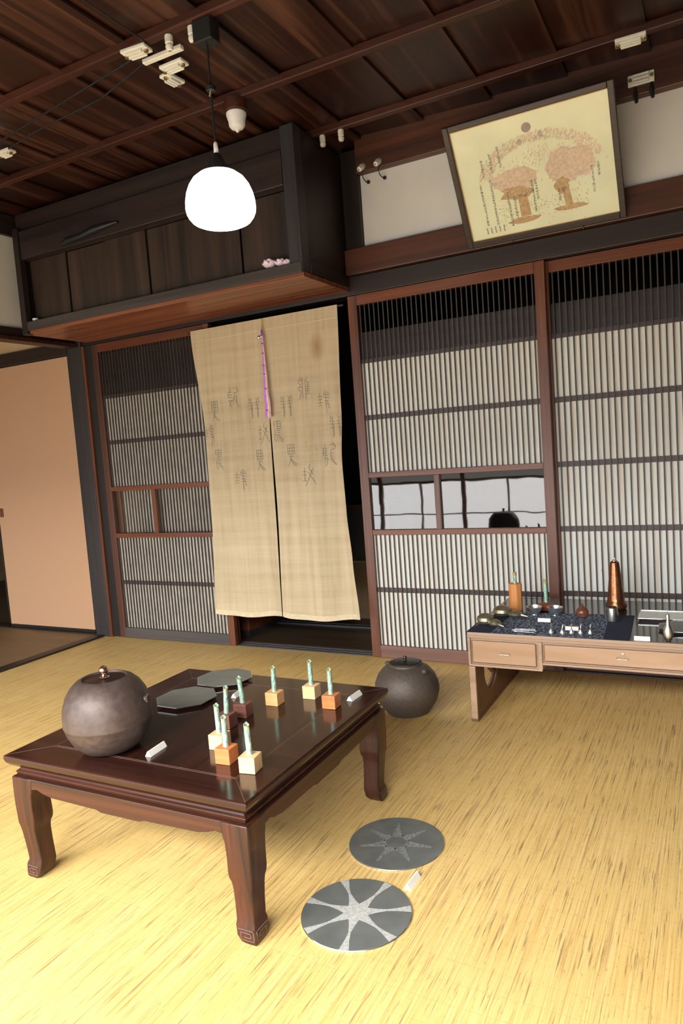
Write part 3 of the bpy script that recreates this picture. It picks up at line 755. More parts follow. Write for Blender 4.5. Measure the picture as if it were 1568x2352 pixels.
tag(MB().box(-.085, .085, -.010, .010, -.016, 0, mtx=Matrix.Translation((1.800, -1.150, 2.462)) @ Matrix.Rotation(.02, 4, 'Z')).build('wiring_bar', M['porcelain'], bevel=.003),
    'long thin white bar crossing the connector cluster beside the lamp', 'connector')
sd = thing('heat_detector', 'round stepped white heat detector on the ceiling right of the lamp', 'detector', (1.795, -.725, ZC))
MB().lathe([(.045, 0), (.045, -.040), (.040, -.044)], 28).build('mounting_block', M['batten'], sd, smooth=True)
MB().lathe([(.036, -.044), (.040, -.048), (.040, -.058), (.037, -.062), (.037, -.070), (.034, -.074), (.032, -.096), (.024, -.106), (.008, -.112), (.006, -.118), (.003, -.120)], 32).build('detector_body', M['white_plastic'], sd, smooth=True)
def cable(name, pts, label):
    tag(MB().tube(pts, .0032, 6).build(name, M['blackcord'], smooth=True), label, 'cable', 'black cables along the ceiling')
cable('ceiling_cable', [(1.74, -1.15, 2.46), (1.40, -1.05, 2.462), (1.0, -1.02, 2.460), (.30, -.90, 2.462)], 'thin black cable from the connector cluster to the left ceiling edge, farther one')
cable('ceiling_cable', [(1.75, -1.19, 2.46), (1.35, -1.13, 2.46), (.9, -1.06, 2.461), (.25, -.98, 2.461)], 'thin black cable from the connector cluster to the left ceiling edge, nearer one')
cable('ceiling_cable', [(1.80, -1.24, 2.46), (1.80, -1.5, 2.462), (1.70, -1.75, 2.462), (1.66, -2.1, 2.46)], 'thin black cable running from the connector cluster over the top left corner')

# ------------------------------------------------------------------ low rosewood table
tb = thing('low_table', 'low square dark rosewood table with carved feet and polished top', 'table', (1.7985, -2.044, 0), .008)
TW, TD, TH_ = .764, .7425, .338
def ring(prof, name, mat):
    """sweep (inset, z) profile round the table outline"""
    m_ = MB(); vs = []; n = len(prof)
    for i, z in prof: vs += [(i, i, z), (TW - i, i, z), (TW - i, TD - i, z), (i, TD - i, z)]
    fs = []
    for j in range(n - 1):
        for k in range(4): q = (k + 1) % 4; fs.append((j * 4 + k, j * 4 + q, (j + 1) * 4 + q, (j + 1) * 4 + k))
    fs.append((0, 1, 2, 3)); fs.append(tuple((n - 1) * 4 + k for k in range(4)))
    return m_.raw(vs, fs)
ring([(.020, .3025), (.010, .309), (.003, .318), (0, .326), (0, .334), (.003, .3375)], 'top', None).build('table_top', M['table_rim'], tb, .0012)
bi = .094
box('centre_panel', bi, TW - bi, bi, TD - bi, .3370, .3380, M['table_top'], tb)
il = MB()
for o in (bi - .0065, bi - .001):
    for s in ((o, TW - o, o, o + .0010), (o, TW - o, TD - o - .0010, TD - o), (o, o + .0010, o, TD - o), (TW - o - .0010, TW - o, o, TD - o)): il.box(*s, .3374, .3379)
for (cx, cy, sx, sy) in ((0, 0, 1, 1), (TW, 0, -1, 1), (0, TD, 1, -1), (TW, TD, -1, -1)):
    a = Vector((cx + sx * .004, cy + sy * .004)); b2 = Vector((cx + sx * (bi - .006), cy + sy * (bi - .006))); nn = Vector((-(b2 - a).y, (b2 - a).x)).normalized() * .0005
    il.prism([tuple(a + nn), tuple(b2 + nn), tuple(b2 - nn), tuple(a - nn)], .3374, .3378)
il.build('inlay_line', M['inlay'], tb)
ring([(.024, .2775), (.020, .284), (.018, .290), (.024, .294), (.028, .299), (.028, .3024)], 'waist', None).build('waist_moulding', M['table'], tb, .0012)
def apron_poly(L):
    h0, top = .238, .279
    p = [(.066, .236), (.078, .250), (.100, .253), (.118, .246), (.150, .240), (L * .40, .237), (L * .42, .232), (L * .58, .232), (L * .60, .237), (L - .150, .240), (L - .118, .246), (L - .100, .253), (L - .078, .250), (L - .066, .236)]
    return p + [(L - .066, .279), (.066, .279)]
MB().prism(apron_poly(TW), .012, .030, 'y').build('apron', M['table'], tb, .002)
MB().prism(apron_poly(TW), TD - .030, TD - .012, 'y').build('apron', M['table'], tb, .002)
MB().prism(apron_poly(TD), .012, .030, 'x').build('apron', M['table_y'], tb, .002)
MB().prism(apron_poly(TD), TW - .030, TW - .012, 'x').build('apron', M['table_y'], tb, .002)
LP = [(0, .020, .048), (.006, .018, .060), (.018, .0175, .0685), (.040, .020, .0715), (.048, .0235, .0710), (.09, .0205, .0690), (.125, .0170, .0680),
      (.140, .0150, .0690), (.152, .0125, .0735), (.165, .0120, .0745), (.20, .0105, .0730), (.232, .0100, .0750), (.246, .0100, .0790), (.2785, .0105, .0840)]
def leg(cx, cy, sx, sy):
    m_ = MB(); vs = []; fs = []
    for z, o, i in LP: vs += [(cx + sx * o, cy + sy * o, z), (cx + sx * i, cy + sy * o, z), (cx + sx * i, cy + sy * i, z), (cx + sx * o, cy + sy * i, z)]
    n = len(LP)
    for j in range(n - 1):
        for k in range(4): q = (k + 1) % 4; fs.append((j * 4 + k, j * 4 + q, (j + 1) * 4 + q, (j + 1) * 4 + k))
    fs += [(0, 1, 2, 3), tuple((n - 1) * 4 + k for k in range(4))]
    lg = m_.raw(vs, fs).build('leg', M['table_z'], tb, .003, smooth=True)
    c_ = MB(); t = .0014
    o = .0185
    def strip(a0, a1, z0, z1):
        x0, x1 = sorted((cx + sx * a0, cx + sx * a1)); y0, y1 = sorted((cy + sy * (o - t), cy + sy * (o + .004))); c_.box(x0, x1, y0, y1, z0, z1)
        x0, x1 = sorted((cx + sx * (o - t), cx + sx * (o + .004))); y0, y1 = sorted((cy + sy * a0, cy + sy * a1)); c_.box(x0, x1, y0, y1, z0, z1)
    for (a, b3, c2, d3) in ((.022, .064, .0335, .0355), (.022, .0240, .010, .0355), (.022, .058, .010, .012), (.056, .058, .012, .028), (.030, .058, .0265, .0285), (.030, .032, .0165, .0285), (.030, .050, .0165, .0185)):
        strip(a, b3, c2, d3)
    c_.build('foot_carving', M['foot'], lg)
M['foot'] = plain('gloss_pale_rosewood', (.11, .07, .06), .3, 0, .15, 60)  # paler than the leg: the carving's gloss is put into the colour
for cx, cy, sx, sy in ((0, 0, 1, 1), (TW, 0, -1, 1), (TW, TD, -1, -1), (0, TD, 1, -1)): leg(cx, cy, sx, sy)

# ------------------------------------------------------------------ iron pots
TZ = .3382
p1 = thing('iron_pot', 'round brown cast iron kettle body with copper knobbed lid, standing on the low table', 'pot', (2.052, -1.915, TZ))
MB().lathe([(.040, 0), (.052, .001), (.070, .008), (.090, .028), (.105, .058), (.1095, .074), (.1108, .076), (.1108, .079), (.1105, .082), (.1106, .100), (.108, .122), (.100, .147), (.087, .168), (.072, .182), (.060, .188), (.056, .1885), (.053, .184), (.050, .178)], 64).build('pot_body', M['iron'], p1, smooth=True)
MB().lathe([(.0525, .180), (.0515, .1845), (.030, .1850), (.008, .1870)], 40).build('lid', M['lid'], p1, smooth=True)
kn = MB().sphere((0, 0, .206), .0115, 20, 14); kn.lathe([(.010, .186), (.006, .190), (.004, .198)], 16); kn.build('knob', M['copper'], p1, smooth=True)
rs = MB()
for k in range(6):
    a = 2 * PI * k / 6; rs.sphere((.009 * math.cos(a), .009 * math.sin(a), .188), .006, 10, 6, (1, 1, .35))
rs.build('knob_base', M['chrome'], p1, smooth=True)
for ang, nm in ((math.radians(188), 'lug'), (math.radians(20), 'lug')):
    c0 = Vector((.106 * math.cos(ang), .106 * math.sin(ang), .128)); out = Vector((math.cos(ang), math.sin(ang), .25)).normalized()
    lg = MB().sphere(c0, .010, 14, 10); 
    for k in range(8):
        t = 2 * PI * k / 8; sd_ = Vector((-math.sin(ang), math.cos(ang), 0)); up = Vector((0, 0, 1))
        lg.sphere(c0 + out * .006 + sd_ * .008 * math.cos(t) + up * .008 * math.sin(t), .0035, 8, 6)
    lg.build('lug', M['iron'], p1, smooth=True)
p2 = thing('iron_pot', 'wide matt grey-brown iron kettle body standing on the mat behind the table', 'pot', (2.328, -.640, 0))
MB().lathe([(.070, 0), (.085, .002), (.094, .014), (.100, .022), (.118, .050), (.1285, .085), (.129, .100), (.126, .122), (.114, .152), (.094, .176), (.074, .188), (.066, .191), (.064, .197), (.066, .200), (.062, .2015), (.058, .196)], 64).build('pot_body', M['iron2'], p2, smooth=True)
MB().lathe([(.060, .197), (.059, .2035), (.050, .206), (.020, .209), (.006, .210)], 40).build('lid', M['lid2'], p2, smooth=True)
kn = MB().lathe([(.007, .208), (.005, .213), (.008, .219), (.006, .224), (.002, .226)], 14); kn.build('knob', M['lid'], p2, smooth=True)
for ang in (math.radians(-18), math.radians(162)):
    c0 = Vector((.096 * math.cos(ang), .096 * math.sin(ang), .178)); MB().sphere(c0, .012, 12, 8, (1, 1, .9)).build('lug', M['iron2'], p2, smooth=True)

# ------------------------------------------------------------------ octagonal pewter plates
def octa(R, z, rot=22.5): return [(R * math.cos(math.radians(rot + 45 * k)), R * math.sin(math.radians(rot + 45 * k)), z) for k in range(8)]
def octaplate(label, loc, rz, R=.095):
    t = thing('octagonal_plate', label, 'plate', loc, rz, 'octagonal pewter plates')
    m_ = MB(); R2 = [octa(R * .80, 0), octa(R * .84, .0), octa(R * .985, .0075), octa(R, .0085), octa(R, .0105)]
    vs = sum(R2, []); fs = [tuple(reversed(range(8)))]
    for j in range(4):
        for k in range(8): q = (k + 1) % 8; fs.append((j * 8 + k, j * 8 + q, (j + 1) * 8 + q, (j + 1) * 8 + k))
    fs.append(tuple(32 + k for k in range(8)))
    m_.raw(vs, fs).build('plate_rim', M['pewter_rim'], t)
    m2 = MB(); vs = octa(R * .985, .0106) + octa(R * .93, .0112) + octa(R * .90, .0108)
    fs = [tuple(16 + k for k in range(8))]
    for j in range(2):
        for k in range(8): q = (k + 1) % 8; fs.append((j * 8 + k, j * 8 + q, (j + 1) * 8 + q, (j + 1) * 8 + k))
    m2.raw(vs, fs).build('plate_face', M['pewter'], t)
    return t
octaplate('octagonal pewter plate on the low table, the nearer to the large iron pot', (2.008, -1.568, TZ), 0)
octaplate('octagonal pewter plate at the far edge of the low table', (2.008, -1.378, TZ), math.radians(-6))

# ------------------------------------------------------------------ bud vases: patina tube in a wooden cube
def bud_vase(label, x, y, rz, mat, lean=(0, 0), s=.0405):
    t = thing('bud_vase', label, 'vase', (x, y, TZ), rz, 'green tube bud vases in wooden cubes')
    h = s / 2
    MB().box(-h, h, -h, h, 0, s * .93).build('wooden_cube', M[mat], t, .001)
    a = MB(); base = Vector((0, 0, s * .9)); top = Vector((lean[0], lean[1], .108)); n = 16; r0, r1 = .0072, .0066
    vs = []; fs = []
    d = (top - base).normalized(); u = d.cross(Vector((0, 1, 0))).normalized(); w_ = d.cross(u)
    for c0, r, sl in ((base, r0, 0), (top, r1, .004), (top, r1 - .0017, .004), (base + d * .012, r1 - .0017, 0)):
        for k in range(n):
            an = 2 * PI * k / n; off = sl * math.cos(an + 1.0) + (.0012 * math.sin(an * 4) if sl else 0)
            vs.append(c0 + u * r * math.cos(an) + w_ * r * math.sin(an) + d * off)
    for j in range(3):
        for k in range(n): q = (k + 1) % n; fs.append((j * n + k, j * n + q, (j + 1) * n + q, (j + 1) * n + k))
    fs.append(tuple(3 * n + k for k in range(n)))
    a.raw(vs, fs).build('patina_tube', M['patina'], t, smooth=True)
    rg = MB(); ins = []
    tp = top - d * .006
    rg.lathe([(r1 + .0003, -.001), (r1 + .0004, .003)], n, tp + d * .002, cap=False).build('tube_mouth', M['patina_mouth'], t, smooth=True)
    return t
bud_vase('bud vase in a pale cream cube, nearest the table front corner', 2.481, -1.902, math.radians(9), 'maple', (-.003, .001))
bud_vase('bud vase in a bright orange-red cube beside the nearest cream one', 2.397, -1.881, math.radians(4), 'orange', (0, 0))
bud_vase('bud vase in a pale cube half hidden behind the near orange cube', 2.329, -1.819, math.radians(5), 'maple', (-.002, 0))
bud_vase('bud vase in a dark brown cube almost hidden behind two nearer vases', 2.262, -1.700, math.radians(4), 'walnut', (.004, 0))
bud_vase('bud vase in a dark purple-brown cube with a strongly leaning tube', 2.258, -1.620, math.radians(6), 'walnut', (-.006, .0))
bud_vase('bud vase in a tan cube standing alone in the middle of the row', 2.294, -1.514, math.radians(3), 'tan', (.002, 0))
bud_vase('bud vase in a pale cream cube at the far side of the table', 2.372, -1.434, math.radians(3), 'maple', (0, 0))
bud_vase('bud vase in an orange-red cube at the far right, nearest a price tag', 2.468, -1.488, math.radians(4), 'orange', (.0, 0))

# ------------------------------------------------------------------ price tags: little folded card tents
def price_tag(label, loc, rz, L=.058, W=.020, H=.014, mark=False, kindm=0):
    t = thing('price_tag', label, 'tag', loc, rz, 'white price tags')
    MB().prism([(-W / 2, 0), (W / 2, 0), (.0015, H), (-.0015, H)], -L / 2, L / 2, 'y').build('card', M['white_tag'], t)
    if mark:
        g = MB(); sl = Matrix.Rotation(math.atan2(H, W / 2), 3, 'Y')
        for k, (a, c_) in enumerate(((-.012, .003), (-.006, .002), (-.001, .003), (.005, .0025), (.010, .003))):
            for yy in (a,):
                p0 = Vector((W / 2 * .62, yy, H * .40)); n = Vector((H, 0, W / 2)).normalized() * .0003; dx = Vector((-W / 2, 0, H)).normalized()
                q = [p0 + n + Vector((0, -.0004, 0)), p0 + n + Vector((0, .0009 + .0006 * (k % 2), 0)), p0 + n + Vector((0, .0009, 0)) + dx * c_, p0 + n + Vector((0, -.0004, 0)) + dx * c_]
                g.raw(q, [(0, 1, 2, 3)])
        g.build('price_marking', M['ink'], t)
    return t
price_tag('white price tag lying on the table in front of the big iron pot', (2.184, -1.893, TZ), math.radians(6), .066, .018, .013)
price_tag('white price tag at the right edge of the low table', (2.498, -1.404, TZ), math.radians(-2), .062, .020, .013, True)
price_tag('white price tag behind the leaning green tube, beside the far pewter plate', (2.138, -1.486, TZ), math.radians(8), .05, .018, .012)
price_tag('white price tag on the mat between the two round pewter discs', (2.770, -1.684, 0), math.radians(-2), .060, .020, .014, True)

# ------------------------------------------------------------------ round pewter discs
def disc(label, loc):
    t = thing('round_mat', label, 'placemat', loc, 0)
    MB().lathe([(.124, 0), (.1275, .0008), (.128, .003), (.127, .0042)], 72).build('disc_plate', M['pewter_rim'], t, smooth=True)
    MB().lathe([(.1262, .0036), (.1262, .0046)], 72).build('disc_face', M['disc'], t)
    return t
M['etch1'] = plain('faint_brushed_marks', (.27, .285, .27), .5, .4, .45, 160)
M['etch2'] = plain('bright_brushed_marks', (.58, .59, .57), .5, .4, .22, 160)
d1 = disc('round grey pewter disc with a faint seven-pointed star, the farther on the mat', (2.665, -1.540, 0))
st = MB()
for k in range(7):
    a = math.radians(6 + 360 / 7 * k); ca, sa = math.cos(a), math.sin(a)
    def Q(r, s): return (r * ca - s * sa, r * sa + s * ca)
    pr2 = [(.028, .016), (.045, .008), (.070, .0035), (.096, .0012)]
    for side in (-1, 1):
        inner_ = [Q(r, side * (w - .0028 if r < .09 else 0)) for r, w in pr2]; outer_ = [Q(r, side * (w + .002)) for r, w in pr2]
        st.prism(outer_ + inner_[::-1], .0045, .0049)
    st.prism([Q(.026, -.014), Q(.026, .014), Q(.060, .002), Q(.085, 0), Q(.060, -.002)], .0045, .0048)
st.build('star_etching', M['etch1'], d1)
d2_ = disc('round grey pewter disc with a bright flaring seven-rayed star, the nearer on the mat', (2.695, -1.838, 0))
st = MB()
for k in range(7):
    a = math.radians(-75.8 + 360 / 7 * k); ca, sa = math.cos(a), math.sin(a)
    def Q(r, s, z=0): return (r * ca - s * sa, r * sa + s * ca)
    prr = [(.0, .017), (.020, .0145), (.045, .0070), (.070, .0028), (.095, .0050), (.112, .0085), (.1255, .0110)]
    st.prism([Q(r, w) for r, w in prr] + [Q(r, -w) for r, w in reversed(prr)], .0045, .0048 + k * .00002)
st.build('star_etching', M['etch2'], d2_)

# ------------------------------------------------------------------ low writing desk used for display
DX0, DX1, DY0, DY1, DZ = 2.600, 3.86, -.668, -.052, .345
dk = thing('low_desk', 'low light brown writing desk with two drawers, standing against the lattice doors', 'desk', (DX0, DY0, 0))
DW, DD = DX1 - DX0, DY1 - DY0
MB().box(0, DW, 0, DD, .332, DZ).build('desk_top', M['desk'], dk, .002)
MB().box(.008, DW - .008, .012, DD - .006, DZ - .001, DZ + .0006).build('lacquer_surface', M['lacquer'], dk)
box('top_moulding', .002, DW - .002, .002, .012, .322, .332, M['desk'], dk, .002)
MB().box(.004, .272, .010, DD - .01, .214, .322).box(.272, DW - .004, .010, DD - .01, .240, .322).build('drawer_case', M['desk'], dk, .002)
box('bottom_moulding', .0, .274, .002, .012, .214, .222, M['desk'], dk, .002); box('bottom_moulding', .274, DW, .002, .012, .238, .246, M['desk'], dk, .002)
box('divider', .262, .276, .000, .010, .222, .322, M['desk'], dk, .002); box('divider', .0, .010, .000, .010, .222, .322, M['desk'], dk, .002)
def drawer(a, b2, z0, z1, hx, hz, key):
    d_ = box('drawer', a, b2, .001, .0095, z0, z1, M['desk_drawer'], dk, .002)
    g = MB()
    for s in ((a, b2, z1 + .0004, z1 + .0018), (a, b2, z0 - .0018, z0 - .0004), (a - .0018, a - .0004, z0, z1), (b2 + .0004, b2 + .0018, z0, z1)): g.box(s[0], s[1], .0000, .002, s[2], s[3])
    g.build('drawer_groove', M['desk_side'], d_)
    h = MB().tube([(hx - .018, .001, hz), (hx - .018, -.006, hz - .002), (hx + .018, -.006, hz - .002), (hx + .018, .001, hz)], .0016, 8)
    h.tube([(hx - .015, .0, hz + .005), (hx + .015, .0, hz + .005)], .0012, 6); h.build('pull_handle', M['handle'], d_, smooth=True)
    if key: MB().lathe([(.0045, 0), (.005, .0015), (.003, .002)], 16, mtx=Matrix.Rotation(PI / 2, 3, 'X'), c=(hx + .002, .001, hz + .015)).build('keyhole_plate', M['handle'], d_)
M['handle'] = plain('dull_nickel', (.45, .36, .28), .35, .9)
drawer(.018, .252, .231, .313, .140, .270, False)
drawer(.284, DW - .30, .255, .313, .545, .283, True)
drawer(DW - .285, DW - .018, .255, .313, DW - .15, .283, False)
def side_panel(x0, x1):
    # panel in the y-z plane with a big round opening that is closed at the top by the case
    cyo, czo, ro = .205, .160, .095; m_ = MB(); ry = .95
    angs = [2 * PI * k / 32 for k in range(32)] + [math.atan2(b3 - czo, a3 - cyo) % (2 * PI) for a3 in (0, DD) for b3 in (0, .214)]
    angs = sorted(angs); n = len(angs)
    hole = [(cyo + ro * math.cos(a), czo + min(.052, ro * ry * math.sin(a))) for a in angs]
    def edge(a):
        c_, s_ = math.cos(a), math.sin(a); t = 1e9
        for lim, comp in (((DD - cyo), c_), (-cyo, c_), ((.214 - czo), s_), (-czo, s_)):
            if abs(comp) > 1e-6:
                q = lim / comp
                if q > 0: t = min(t, q)
        return (cyo + t * c_, czo + t * s_)
    outer_ = [edge(a) for a in angs]
    vs = []
    for x in (x0, x1):
        vs += [(x, *p) for p in hole] + [(x, *p) for p in outer_]
    fs = []
    for side in (0, 1):
        o = side * 2 * n
        for k in range(n): q = (k + 1) % n; fs.append((o + k, o + q, o + n + q, o + n + k))
    for k in range(n):
        q = (k + 1) % n; fs.append((k, q, 2 * n + q, 2 * n + k)); fs.append((n + k, n + q, 3 * n + q, 3 * n + k))
    m_.raw(vs, fs)
    pn = m_.build('side_panel', M['desk_side'], dk)
    box('panel_edge', x0 - .001, x1 + .001, -.002, .010, .006, .213, M['desk'], pn, .002)
    MB().box(x0 - .003, x1 + .003, -.004, DD + .001, 0, .012).build('foot_rail', M['desk_side'], pn, .002)
    f_ = MB()
    f_.tube([(x0 + .011, cyo + ro * .98 * math.cos(t), czo + ro * ry * .98 * math.sin(t)) for t in [PI + PI * k / 16 for k in range(17)]], .0035, 6)
    f_.tube([(x0 + .011, cyo + .045 + .035 * math.cos(t), czo + .035 + .045 * math.sin(t)) for t in [PI * .8 + PI * .9 * k / 10 for k in range(11)]], .010, 8)
    f_.sphere((x0 + .011, cyo + .005, czo + .020), .011, 12, 8); f_.sphere((x0 + .011, cyo + .018, czo - .020), .011, 12, 8); f_.sphere((x0 + .011, cyo + .045, czo - .035), .013, 12, 8)
    f_.sphere((x0 + .011, cyo + .062, czo - .010), .014, 12, 8)
    f_.build('openwork_carving', M['carve'], pn, smooth=True)
M['carve'] = wood('dark_carving', (.05, .02, .015), (.12, .05, .03), 'y', .3)
side_panel(.002, .024); side_panel(DW - .024, DW - .002)

# cloth on the desk
CZ = DZ + .0007
def cl(poly, z0, z1, name, mat, par): return MB().prism(poly, z0, z1).build(name, mat, par)
rn = thing('table_runner', 'navy cloth runner with mottled grey-blue middle, spread over the low desk', 'runner', (0, 0, CZ))
cl([(2.598, -.666), (3.170, -.664), (3.152, -.312), (2.632, -.350)], 0, .0012, 'navy_border', M['navy'], rn)
cl([(2.690, -.665), (3.085, -.664), (3.062, -.314), (2.700, -.345)], .0012, .0018, 'printed_middle', M['print'], rn)
MB().prism([(2.5975, CZ * 0 - .010), (2.5985, .0012)] + [(2.600, .0012), (2.5995, -.012)], -.666, -.42, 'y').build('overhang', M['navy'], rn)
RZ = CZ + .0019

# bronze gourd-shaped pieces
def gourd(label, x, y, rz, s=1.0, mat='bronze'):
    t = thing('gourd_ornament', label, 'ornament', (x, y, RZ), rz, 'bronze gourd-shaped ornaments')
    MB().lathe([(.012, 0), (.026, .004), (.033, .016), (.031, .028), (.020, .038), (.006, .042)], 28, (0, 0, 0), sx=s * 1.05, sy=s).build('large_lobe', M[mat], t, smooth=True)
    MB().lathe([(.010, 0), (.019, .004), (.024, .012), (.020, .020), (.012, .025), (.004, .027)], 24, (.052 * s, -.004, 0), sx=s * 1.15, sy=s).build('small_lobe', M[mat], t, smooth=True)
    MB().tube([(.072 * s, -.006, .012), (.090 * s, -.010, .010), (.100 * s, -.006, .007)], .003, 8, [.008, .004, .002]).build('stem', M[mat], t, smooth=True)
    return t
gourd('olive bronze gourd-shaped ornament at the front left corner of the low desk', 2.637, -.545, math.radians(-28))
gourd('grey bronze gourd-shaped ornament leaning near the orange wooden block vase', 2.666, -.405, math.radians(-12), 1.12)
# rods
def rod(label, x0, y0, x1, y1):
    h = MB().tube([(x0, y0, RZ + .0011), (x1, y1, RZ + .0009)], .001, 8, [.0011, .0008])
    tag(h.build('silver_pick', M['silver2'], smooth=True), label, 'pick', 'thin silver picks on the runner')
rod('thin silver pick lying farthest back on the printed runner', 2.765, -.600, 2.838, -.594)
rod('thin silver pick lying in the middle of the three on the runner', 2.758, -.617, 2.845, -.612)
rod('thin silver pick lying nearest the desk edge on the runner', 2.770, -.634, 2.842, -.636)

# block vase
bv = thing('block_vase', 'tall orange wooden block vase holding a patinated tube, at the desk back', 'vase', (2.693, -.292, CZ))
MB().prism([(.024 * math.cos(PI / 8 + k * PI / 4) * 1.12, .024 * math.sin(PI / 8 + k * PI / 4)) for k in range(8)], 0, .112).build('wooden_block', M['block'], bv, .001)
MB().lathe([(.0075, .10), (.0075, .156), (.0055, .158), (.0055, .11)], 14).build('patina_tube', M['patina'], bv, smooth=True)
MB().lathe([(.0080, .146), (.0080, .158)], 14, cap=False).build('tube_mouth', M['patina_mouth'], bv, smooth=True)
dv = thing('dome_vase', 'low red-brown domed base holding a tall green tube, behind the silver bowls', 'vase', (2.812, -.275, CZ))
MB().lathe([(.028, 0), (.036, .006), (.038, .016), (.030, .026), (.012, .032), (.006, .033)], 32).build('domed_base', M['reddome'], dv, smooth=True)
MB().lathe([(.0078, .028), (.0072, .122), (.0055, .126), (.0055, .05)], 14).build('patina_tube', M['patina'], dv, smooth=True)
MB().lathe([(.0080, .112), (.0078, .127)], 14, cap=False).build('tube_mouth', M['patina_mouth'], dv, smooth=True)
def bowl(label, x, y):
    t = thing('silver_bowl', label, 'bowl', (x, y, RZ), 0, 'polished silver bowls')
    MB().lathe([(.010, 0), (.012, .002), (.010, .004), (.020, .010), (.028, .022), (.031, .035), (.0295, .035), (.026, .023), (.018, .012), (.004, .008)], 36).build('bowl_body', M['silver'], t, smooth=True)
    MB().lathe([(.011, 0), (.0125, .0015), (.011, .004)], 24).build('foot_ring', M['silver2'], t, smooth=True)
bowl('left polished silver bowl, in front of the red-brown domed vase', 2.786, -.375); bowl('right polished silver bowl, between the domed vase and brown onion vase', 2.866, -.370)
ov = thing('onion_vase', 'small shiny brown onion-shaped vase on the mottled runner', 'vase', (2.970, -.375, RZ))
MB().lathe([(.010, 0), (.018, .003), (.0235, .014), (.0235, .024), (.018, .034), (.008, .042), (.004, .048), (.0045, .054), (.003, .054)], 32).build('vase_body', M['brownpot'], ov, smooth=True)
MB().tube([(0, 0, .052), (-.004, -.001, .070), (-.014, -.002, .098)], .0007, 6).build('dry_stem', M['stem_green'], ov)
tv = thing('tapered_vase', 'tall tapered browned copper vase at the back of the low desk', 'vase', (3.073, -.205, CZ))
MB().lathe([(.030, 0), (.038, .003), (.041, .012), (.040, .020), (.0335, .030), (.030, .060), (.0265, .100), (.0215, .150), (.0185, .180), (.0175, .188), (.010, .194)], 40).build('vase_body', M['copper_dark'], tv, smooth=True)
MB().lathe([(.010, .190), (.0095, .196), (.004, .200), (.003, .206), (.0015, .207)], 16).build('vase_mouth', M['silver2'], tv, smooth=True)
cu = thing('silver_cup', 'satin silver tapering cup standing before the tall copper vase', 'cup', (3.084, -.405, RZ))
MB().lathe([(.0235, 0), (.024, .002), (.0185, .050), (.017, .051), (.021, .004)], 36).build('cup_body', M['silver2'], cu, smooth=True)
MB().lathe([(.0185, .048), (.0190, .0505), (.0175, .052)], 30, cap=False).build('cup_rim', M['silver'], cu, smooth=True)
def drop(label, x, y):
    t = thing('teardrop_ornament', label, 'ornament', (x, y, RZ), random.uniform(-.3, .3), 'small silver teardrop ornaments')
    MB().lathe([(.003, 0), (.0075, .003), (.0088, .009), (.006, .016), (.003, .021), (.001, .023)], 18, sx=1, sy=.7).build('teardrop_body', M['silver'], t, smooth=True)
    MB().tube([(0, 0, .021), (.001, .004, .030), (.001, .010, .037)], .001, 6, [.0012, .002, .0035]).build('teardrop_stem', M['silver2'], t, smooth=True)
L5 = ['leftmost of five small silver teardrop ornaments along the desk front', 'second from left of five small silver teardrop ornaments', 'middle one of five small silver teardrop ornaments',
      'second from right of five small silver teardrop ornaments', 'rightmost of five small silver teardrop ornaments along the desk front']
for l, x, y in zip(L5, (2.907, 2.945, 2.976, 3.006, 3.038), (-.650, -.648, -.640, -.638, -.632)): drop(l, x, y)
price_tag('white price tag on the runner before the silver bowls', (2.845, -.470, RZ), PI / 2, .048, .014, .013, True)
price_tag('white price tag on the runner behind the teardrop ornaments', (2.965, -.570, RZ), PI / 2, .047, .014, .013, True)
price_tag('white price tag on the dark desk top right of the runner', (3.208, -.650, CZ), PI / 2, .050, .014, .014)
sv = thing('seed_vase', 'silver seed-shaped bud vase with slim neck on the right of the desk', 'vase', (3.288, -.640, CZ))
MB().lathe([(.005, 0), (.010, .004), (.0155, .018), (.0165, .032), (.0135, .046), (.008, .056), (.006, .062), (.0055, .075), (.0065, .084), (.0045, .092), (.004, .0925), (.003, .07)], 30).build('vase_body', M['silver'], sv, smooth=True)
MB().tube([(0, 0, .085), (.001, .001, .11), (.004, .002, .135)], .0007, 6).build('dry_stem', M['stem_green'], sv)
# pewter tray and plates at the right
ty = thing('pewter_tray', 'long bright pewter tray at the right end of the low desk', 'tray', (3.175, -.385, CZ))
MB().raw([(.004, .004, 0), (.30, .004, 0), (.30, .110, 0), (.004, .110, 0), (-.004, -.010, .012), (.31, -.010, .012), (.31, .118, .012), (-.004, .118, .012)],
         [(3, 2, 1, 0), (0, 1, 5, 4), (1, 2, 6, 5), (2, 3, 7, 6), (3, 0, 4, 7), (4, 5, 6, 7)]).build('tray_body', M['silver2'], ty)
tr = MB()
for a in ((-.006, .312, -.013, -.008), (-.006, .312, .117, .121), (-.006, -.002, -.013, .121), (.308, .312, -.013, .121)): tr.box(*a, .010, .0145)
tr.build('tray_rim', M['pewter_rim'], ty, .001)
octaplate('octagonal pewter plate cut by the picture edge, lying before the pewter tray', (3.325, -.480, CZ), 0, .084)
t = octaplate('octagonal pewter plate standing on the tray at the picture edge', (3.40, -.290, CZ + .0148), 0, .085)

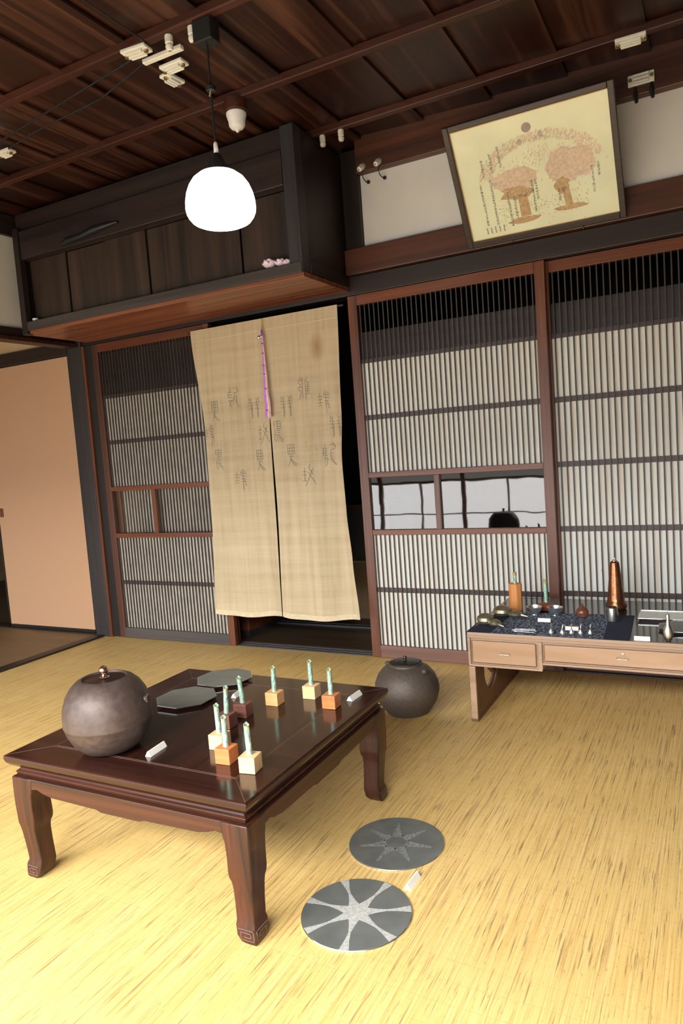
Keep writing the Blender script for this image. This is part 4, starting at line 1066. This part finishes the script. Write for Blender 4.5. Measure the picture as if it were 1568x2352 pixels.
# ------------------------------------------------------------------ back room contents
bc = thing('storage_cabinet', 'dark grey panelled cabinet seen in the gap beside the curtain', 'cabinet', (1.18, .95, 0))
box('cabinet_body', 0, .40, 0, .40, 0, .68, M['glassgrey'], bc, .004); box('cabinet_top', -.01, .41, -.01, .41, .68, .70, M['rail_red'], bc, .003)
bx = thing('cardboard_box', 'brown box on the back room floor beside the dark cabinet', 'box', (1.40, .72, 0))
box('box_body', 0, .20, 0, .18, 0, .36, M['box_brown'], bx, .002); box('box_flap', -.002, .202, -.002, .182, .36, .366, M['yellow_wood'], bx)
gc = thing('glass_cabinet', 'tall black glazed cabinet in the dark room behind the curtain', 'cabinet', (.55, 1.45, 0))
box('cabinet_body', 0, .9, 0, .4, 0, 1.75, M['black'], gc, .004); box('door_edge', .60, .625, -.012, 0, .75, 1.45, M['chrome'], gc)  # bright strip stands in for an upright reflection on the cabinet glass
rb = thing('wooden_chest', 'low red-brown chest at the left behind the doorway', 'chest', (.30, .20, 0))
box('chest_body', 0, .66, 0, .42, 0, .30, M['rail_red'], rb, .004); box('chest_base', -.004, .664, -.006, .42, 0, .03, M['post'], rb)
tag(box('yellow_block', .86, .96, .60, .66, 0.0, .035, M['yellow_wood'], None, .002), 'pale yellow wooden block on the floor below the curtain slit', 'block')
# ------------------------------------------------------------------ light
wd = bpy.data.worlds.new('outdoor_light'); sc.world = wd; wd.use_nodes = True
wn = wd.node_tree; bg = wn.nodes['Background']
tc = wn.nodes.new('ShaderNodeTexCoord'); sx = wn.nodes.new('ShaderNodeSeparateXYZ'); wn.links.new(tc.outputs['Generated'], sx.inputs[0])
wc = ramp(wn, sx.outputs['Z'], [(0.0, (.30, .29, .26)), (.06, (.80, .86, 1.0))]); wn.links.new(wc, bg.inputs[0]); bg.inputs[1].default_value = 3.6
sk = bpy.data.lights.new('open_sky', 'AREA'); sk.shape = 'RECTANGLE'; sk.size = 5.0; sk.size_y = 2.2; sk.energy = 1450; sk.color = (1.0, .965, .90)
so = bpy.data.objects.new('open_sky', sk); COL.objects.link(so); so.location = (2.5, YF - 1.25, 3.05)
so.rotation_euler = (Vector((2.3, -1.6, 0)) - Vector((2.5, YF - 1.25, 3.05))).to_track_quat('-Z', 'Y').to_euler()
# ------------------------------------------------------------------ camera
cam = bpy.data.cameras.new('camera'); co = bpy.data.objects.new('camera', cam); COL.objects.link(co)
yaw, pitch, roll = math.radians(-28.21860826), math.radians(-4.90663692), math.radians(-4.22793071)
f = Vector((math.sin(yaw) * math.cos(pitch), math.cos(yaw) * math.cos(pitch), math.sin(pitch)))
r = f.cross(Vector((0, 0, 1))).normalized(); u = r.cross(f)
r2 = math.cos(roll) * r + math.sin(roll) * u; u2 = -math.sin(roll) * r + math.cos(roll) * u
mt = Matrix((r2, u2, -f)).transposed().to_4x4(); mt.translation = Vector((3.4539413, -3.18139787, 1.05625861))
co.matrix_world = mt
cam.sensor_fit = 'VERTICAL'; cam.sensor_height = 36; cam.lens = 1631.81 / 2352 * 36; cam.clip_start = .05; cam.clip_end = 50
sc.camera = co
sc.view_settings.view_transform = 'Standard'; sc.view_settings.look = 'None'; sc.view_settings.gamma = 1
sc.view_settings.use_curve_mapping = False; sc.view_settings.exposure = 0.0
